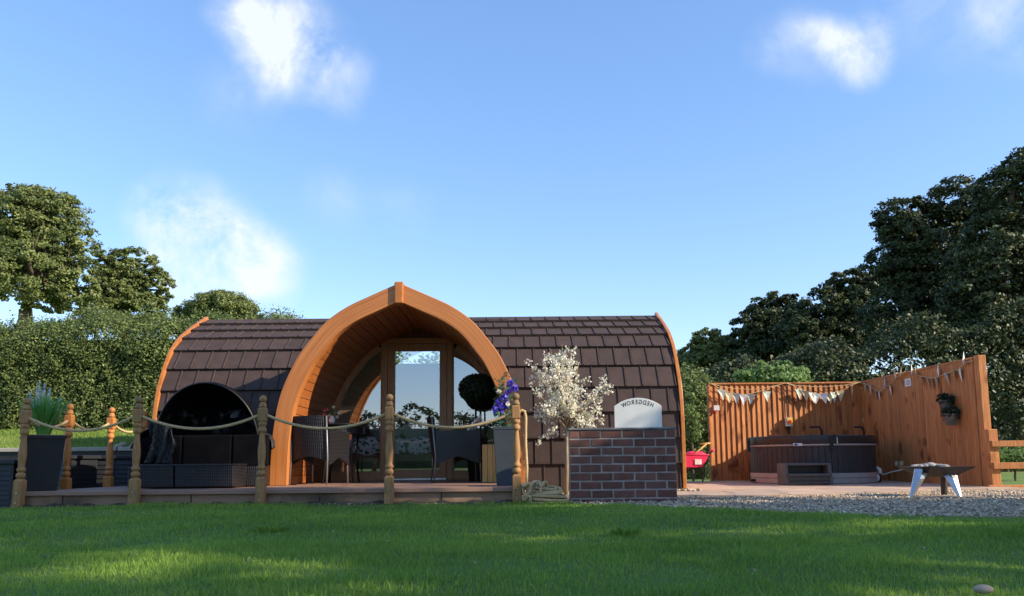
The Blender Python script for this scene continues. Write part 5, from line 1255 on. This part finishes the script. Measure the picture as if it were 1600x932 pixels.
# ---------------------------------------------------------------- hedge and trees
def hedge(name, label, x0, x1, y0, zb, ztop, depth, n, size, mt, lump=.2):
    t = thing(name, label, 'hedge', ((x0+x1)/2,y0,zb)); m2 = n
    x = nr.uniform(x0,x1,m2); f = nr.random(m2); top = np.array([ztop(a) for a in x]); z = zb+(top-zb)*f**.85
    kk = 22; K = n//kk; cx = nr.uniform(x0,x1,K); cf = nr.random(K)
    tk = np.array([ztop(a) for a in cx]); cz = zb+(tk-zb)*cf**.85; bul = np.zeros(K)
    for q in range(int((x1-x0)*9)):
        bx, bz_, br = nr.uniform(x0,x1), nr.uniform(zb,zb+2.6), nr.uniform(.15,.6); bul -= lump*br*.9*np.exp(-((cx-bx)**2+((cz-bz_)*1.3)**2)/(br*br*.5))
    bul += lump*.5 + .55*np.clip((cf-.78)/.22,0,1)**2
    cy = y0+bul+nr.exponential(.07,K)-.1; cc = np.repeat(np.stack([cx,cy,cz],1),kk,0); q = unit(nr.normal(size=cc.shape))*(nr.random((len(cc),1))**.5)*size*2.2*np.repeat(nr.uniform(.5,1.5,K),kk)[:,None]
    C = cc+q; Nq = q/size*.5
    k = n//4; xt = nr.uniform(x0,x1,k); tp_ = np.array([ztop(a) for a in xt]); Ct = np.stack([xt, y0+nr.uniform(.3,depth,k), tp_+.10*np.sin(xt*5)+nr.normal(size=k)*.09+.15*(nr.random(k)<.15)*nr.random(k)],1)
    C = np.concatenate([C,Ct]); Nq = np.concatenate([Nq,np.zeros_like(Ct)]); link('foliage', leaf_mesh('foliage',C,Nq+nr.normal(size=C.shape)*.5+np.array([0,-.4,.5]),size*nr.uniform(.5,1.3,len(C)),.6,t.location),mt,t)
    MB().box(x0,x1,y0+.45,y0+depth,zb,min(ztop(a) for a in np.linspace(x0,x1,9))-.25).build('branch_core','leaf_dark',t)
    st = MB()
    for k in range(40):
        xx = rnd.uniform(x0,x1); st.tube([(xx,y0+.25,zb-.1),(xx+rnd.uniform(-.2,.2),y0+.2,zb+.5),(xx+rnd.uniform(-.4,.4),y0+.3,zb+1.0)],[.03,.02,.012],5)
    tag(st.build('stems','bark',t), kind='stuff')
    return t
HY = 15.2
def htop(x):
    pts = [(-14,3.4),(X(0,HY),Z(0,512,HY)),(X(60,HY),Z(60,495,HY)),(X(130,HY),Z(130,487,HY)),(X(200,HY),Z(200,500,HY)),(X(250,HY),Z(250,496,HY)),(X(310,HY),Z(310,500,HY)),(-2,3.2)]
    return float(np.interp(x,[p[0] for p in pts],[p[1] for p in pts]))
hedge('hedge','tall clipped-looking green hedge on the bank behind the left end of the cabin',-12.5,-4.2,HY,1.12,htop,1.6,135000,.050,'leaf_hedge')
hg2 = hedge('hedge','rough green hedge seen between the cabin and the back fence',2.6,4.7,17.5,0,lambda x: 2.0+.25*math.sin(x*2),1.4,16000,.07,'leaf_hedge',.5)
def blobs_px(L, Y, ry=1.0):             # (u, v, ru, rv [,dy]) in the photograph's layout at distance Y -> world blobs
    o = []
    for q in L:
        c = at(q[0],q[1],Y+(q[4] if len(q) > 4 else 0)); k = Y/FPX; o.append((c.x,c.y,c.z,q[2]*k,max(q[2],q[3])*k*.9*ry,q[3]*k))
    return o
TA = blobs_px([(60,345,72,52),(20,375,60,60),(100,385,50,50),(40,425,70,50,-1),(110,440,45,45),(-40,400,60,80),(75,320,45,28),(10,320,40,30),(130,470,34,22),(75,470,40,20)],42)
tree('sycamore_tree','tallest leafy tree at the left edge rising above the hedge','tree',tuple(at(33,500,42)-Vector((0,0,2.2))),TA,78000,.165,'leaf_mid',trunk_r=.42,limbs=14,clump=.22,fill=.12,per=60,flat=.5)
TB = blobs_px([(205,420,42,36),(180,450,45,40),(240,450,30,32),(170,415,22,28),(210,480,50,25),(160,480,34,22)],46)
tree('sycamore_tree','second leafy tree right of the tallest one above the hedge','tree',tuple(at(195,510,46)-Vector((0,0,2))),TB,42000,.16,'leaf_mid',trunk_r=.35,limbs=10,clump=.22,fill=.12,per=60,flat=.5)
TC = blobs_px([(345,482,52,24),(300,492,30,16),(385,492,24,16),(345,470,30,16)],60)
tree('round_tree','low round-topped tree showing above the left end of the cabin roof','tree',tuple(at(345,520,60)-Vector((0,0,1))),TC,34000,.18,'leaf_mid',trunk_r=.3,clump=.26,fill=.25)
TDk = [('dark_tree','dark tree nearest the right edge of the photo, tallest of the row',24,[(1600,310,66,70),(1560,400,70,70),(1620,450,80,80),(1530,470,60,60),(1640,250,55,40),(1580,520,80,60),(1590,272,30,34)],62000,'leaf_dark',.12),
 ('dark_tree','broad dark tree left of the tallest one with a rounded upper-left shoulder',27,[(1440,370,62,60),(1500,320,58,42),(1410,345,45,40),(1470,430,80,70),(1400,420,50,50),(1420,500,70,60),(1540,330,50,50),(1500,520,80,60)],70000,'leaf_dark',.13),
 ('dark_tree','dark tree with a small rounded top directly above the back fence',33,[(1325,455,38,38),(1290,490,45,42),(1345,445,34,30),(1340,510,50,55),(1300,550,60,50),(1260,520,45,45)],46000,'leaf_dark',.14),
 ('dark_tree','dark tree with flat rounded top left of the fence tree row',36,[(1205,490,38,34),(1180,510,34,30),(1235,480,26,22),(1230,530,50,50),(1170,545,34,34),(1200,570,60,50)],44000,'leaf_dark',.15),
 ('round_tree','lighter small tree just right of the cabin roof end',38,[(1110,540,32,26),(1090,560,30,30),(1135,560,32,34),(1110,590,50,44),(1070,580,30,32)],34000,'leaf_mid',.14)]
made = []
for nm, lb, Y, L_, n, mt, sz in TDk:
    u = sum(q[0] for q in L_)/len(L_); bs_ = at(u,735,Y); bs_.z = 0
    made.append(tree(nm,lb,'tree',tuple(bs_),blobs_px(L_,Y),n,sz,mt,trunk_r=.3,limbs=8,clump=.24,fill=.25,flat=.55))
tree('rear_shrub','leafy shrub right behind the cabin, glimpsed through its rear roof window','shrub',(-1.7,15.2,0),[(-1.8,15.2,1.9,1.3,.7,.7),(-1.2,15.3,2.1,.8,.6,.45),(-2.6,15.3,1.9,.8,.6,.5)],6000,.08,'leaf_light',trunk_r=.06,clump=.4)
# low dark undergrowth closing the view under the right-hand trees
hedge('undergrowth','dark tangled undergrowth below the right-hand trees behind the fences',4,26,21.5,0,lambda x: 3.0+1.3*min(1,max(0,(x-9.5)/2))+.35*math.sin(x*.9)+.25*math.sin(x*2.3),3,70000,.12,'leaf_dark',.9)
BS = blobs_px([(1205,582,30,9),(1172,586,22,10),(1240,584,20,9),(1210,594,45,10),(1225,570,14,5),(1186,570,12,5),(1255,578,12,5)],16.3)
tree('light_shrub','light green feathery shrub showing over the back fence','shrub',(at(1200,700,16.3).x,16.3,0),BS,8000,.075,'leaf_light',trunk_r=.06,limbs=16,clump=.6,fill=.2,flat=.45,per=35)
BS = blobs_px([(1080,645,6,22),(1083,670,8,18),(1079,622,5,14)],13.9)
tree('small_shrub','narrow yellow-green shrub beside the right end of the cabin','shrub',(at(1081,735,13.9).x,13.9,0),BS,1800,.05,'leaf_light',trunk_r=.02,clump=.5,fill=.4,per=30)
BS = blobs_px([(1575,712,26,18),(1600,718,28,16)],14)
tree('dry_shrub','dry yellowish shrub behind the low rail fence','shrub',(at(1585,745,14).x,14,0),BS,3000,.05,'leaf_light',trunk_r=.02,clump=.5,fill=.4,per=30)
# trees outside the frame to the right: they shade the lawn and the right-hand row
shade = [((12,-.5,0),[(12,-.5,8,2.2,2.6,4.4),(12,-1.8,4.2,2.0,1.9,2.2),(11.6,.9,4.2,1.8,1.5,2.2),(12,1.6,8.6,1.6,1.2,3.2),(12,-2.6,7,2,1.6,3)],12500,'broad leafy tree right of the lawn, outside the frame'),
         ((11.5,3.6,0),[(11.5,3.7,4.3,1.7,1.25,2.5),(11.7,1.9,8.2,1.4,1.0,3.4),(11.2,3.4,2.6,1.4,1.2,1.3)],12500,'slimmer leafy tree right of the gravel, outside the frame'),
         ((11.5,-5.8,0),[(11.5,-5.8,6,2.4,2.6,3.4),(11,-4.3,3.6,1.8,1.8,1.9),(11.5,-7.8,5,2.2,2.2,3)],6500,'second broad tree right of the lawn behind the camera')]
for bs_, bl, n_l, lb in shade: tree('shade_tree',lb,'tree',bs_,bl,n_l,.27,'leaf_dark',trunk_r=.25,clump=.26,fill=.5)
BS = [(9.6,5.4,2.1,.9,1.3,1.0),(9.9,6.3,1.7,.8,.8,.9),(9.4,4.2,2.1,.8,1.1,1.0),(9.6,5.2,1.0,.9,1.8,.9)]
tree('shade_shrub','unseen shrub added right of the gravel to shade it, outside the frame','shrub',(9.6,5.2,0),BS,9000,.12,'leaf_dark',trunk_r=.08,clump=.3,fill=.5)  # added out of view, kept low so it shades the gravel
# tree line behind the camera, seen reflected in the glass
hedge('hedge','ragged field hedge far behind the camera that shows only in the glass',-26,24,-26,0,lambda x: 3.0+.35*math.sin(x*.8)+.25*math.sin(x*2.1+1),2.2,26000,.2,'leaf_dark',.5)

# ---------------------------------------------------------------- small things on the lawn
# clover and moss patches in the turf
n = 2600; y = np.sqrt(nr.uniform(2.3**2,7.4**2,n)); x = nr.uniform(-1,1,n)*(.74*y+.3); k_ = (vnoise(x,y,1.3,9) > .66) & (y < np.array([edgeY(a) for a in x])-.1); x = x[k_]; y = y[k_]
C = np.stack([x,y,np.array([lawnz(a,c) for a,c in zip(x,y)])+nr.uniform(.018,.032,len(x))],1)
tag(link('clover', leaf_mesh('clover', C, nr.normal(size=C.shape)*.35+np.array([0,-.2,1]), .016*nr.uniform(.6,1.3,len(C)), .9), 'grass'),'scattered low clover leaves in patches through the lawn','clover',None,'stuff')
def tuft(u, v, r, h, n, lb, mt='grass', w=.004):
    p = ground(u, v); t = thing('grass_tuft', lb, 'grass tuft', (p.x,p.y,0)); a = nr.uniform(0,2*PI,n); rr = r*nr.random(n)**.5
    P_ = np.stack([p.x+rr*np.cos(a), p.y+rr*np.sin(a)*.5, np.zeros(n)],1); d = np.stack([np.cos(a),np.sin(a),np.zeros(n)],1); s = np.stack([-np.sin(a),np.cos(a),np.zeros(n)],1)*w
    hh = (h*nr.uniform(.5,1.1,n)*(1-.45*rr/r))[:,None]; up = np.array([0,0,1.0]); ln = d*hh*.7
    V = np.stack([P_-s,P_+s,P_+s*.7+ln*.4+up*hh*.6,P_-s*.7+ln*.4+up*hh*.6,P_+ln+up*hh*.85],1).reshape(-1,3)-np.array([p.x,p.y,0]); b5 = np.arange(n)[:,None]*5
    T = np.concatenate([b5+np.array([0,1,2]),b5+np.array([0,2,3]),b5+np.array([3,2,4])],1).reshape(-1,3); link('blades',npmesh('blades',V,T),mt,t)
tuft(425,834,.13,.10,260,'dark longer grass tuft on the lawn in front of the third post'); tuft(978,836,.09,.08,150,'longer grass tuft on the lawn below the brick wall'); tuft(410,918,.08,.07,130,'grass tuft low in the frame left of centre')
tuft(540,828,.08,.05,80,'small flat grass tuft below the door'); tuft(255,792,.16,.10,90,'sprawling weed at the foot of the deck below the daybed','leaf_light',.008); tuft(640,790,.1,.05,80,'small weed at the foot of the deck below the door','leaf_light',.006)
def rosette(u, v, r, lb):
    p = ground(u, v); t = thing('weed', lb, 'weed', (p.x,p.y,0)); n = 26; a = nr.uniform(0,2*PI,n); C = np.stack([p.x+r*.6*np.cos(a), p.y+r*.5*np.sin(a), .02+.03*nr.random(n)],1)
    link('leaves', leaf_mesh('leaves',C,nr.normal(size=(n,3))*.4+np.array([0,-.3,1]),r*.6*nr.uniform(.5,1.1,n),.55,(p.x,p.y,0)),'leaf_light',t)
rosette(400,893,.05,'broad-leaved blue-green weed low in the lawn left of centre'); rosette(76,883,.04,'small broad-leaved weed in the lawn at the far left'); rosette(1392,818,.05,'pale-leaved weed near the gravel edge on the right'); rosette(208,880,.03,'spiky little weed in the lawn left of the broad-leaved one')
for i, (u, v, s, lb) in enumerate(((1537,927,.030,'buff stone lying in the grass at the lower right'),(14,930,.016,'buff stone at the lower left corner of the lawn'),(1422,872,.010,'tiny pale stone in the lawn right of centre'))):
    p = ground(u, v); tag(MB().sphere((p.x,p.y,s*.4),s*.8,20,12,(1.3,.9,.6)).build('stone','stone',smooth=True),lb,'stone')
nl = 0
for (u, v) in ((605,856),(815,826),(790,858),(1130,822),(742,892),(520,838),(1445,868),(95,832),(300,900),(1180,905)):
    p = ground(u, v); C = np.array([[p.x,p.y,.032]]); o = link('fallen_leaf', leaf_mesh('fallen_leaf',C-np.array([[p.x,p.y,.032]]),np.array([[.2,-.5,1.0]]),np.array([.020]),.7),'straw'); o.location = (p.x,p.y,.032)
    nl += 1; tag(o,'small dry fallen leaf on the lawn, '+('far left','left','left of centre','centre','right of centre','right')[min(5,int(u/267))]+(', near the deck and gravel' if v < 835 else ', midway down the grass' if v < 875 and v != 858 else ', on the middle of the lawn' if v < 875 else ', low in the frame'),'leaf','dry leaves scattered on the lawn')
# little pale stones along the foot of the deck
def gfn3(n):
    x = nr.uniform(-5.2,.2,n); return np.stack([x, nr.uniform(7.86,7.98,n), np.full(n,.015)],1)
tag(link('pebbles', stones(90, gfn3, .006, .014), 'stones'),'scattered pale pebbles in the soil along the foot of the deck','pebbles',None,'stuff')
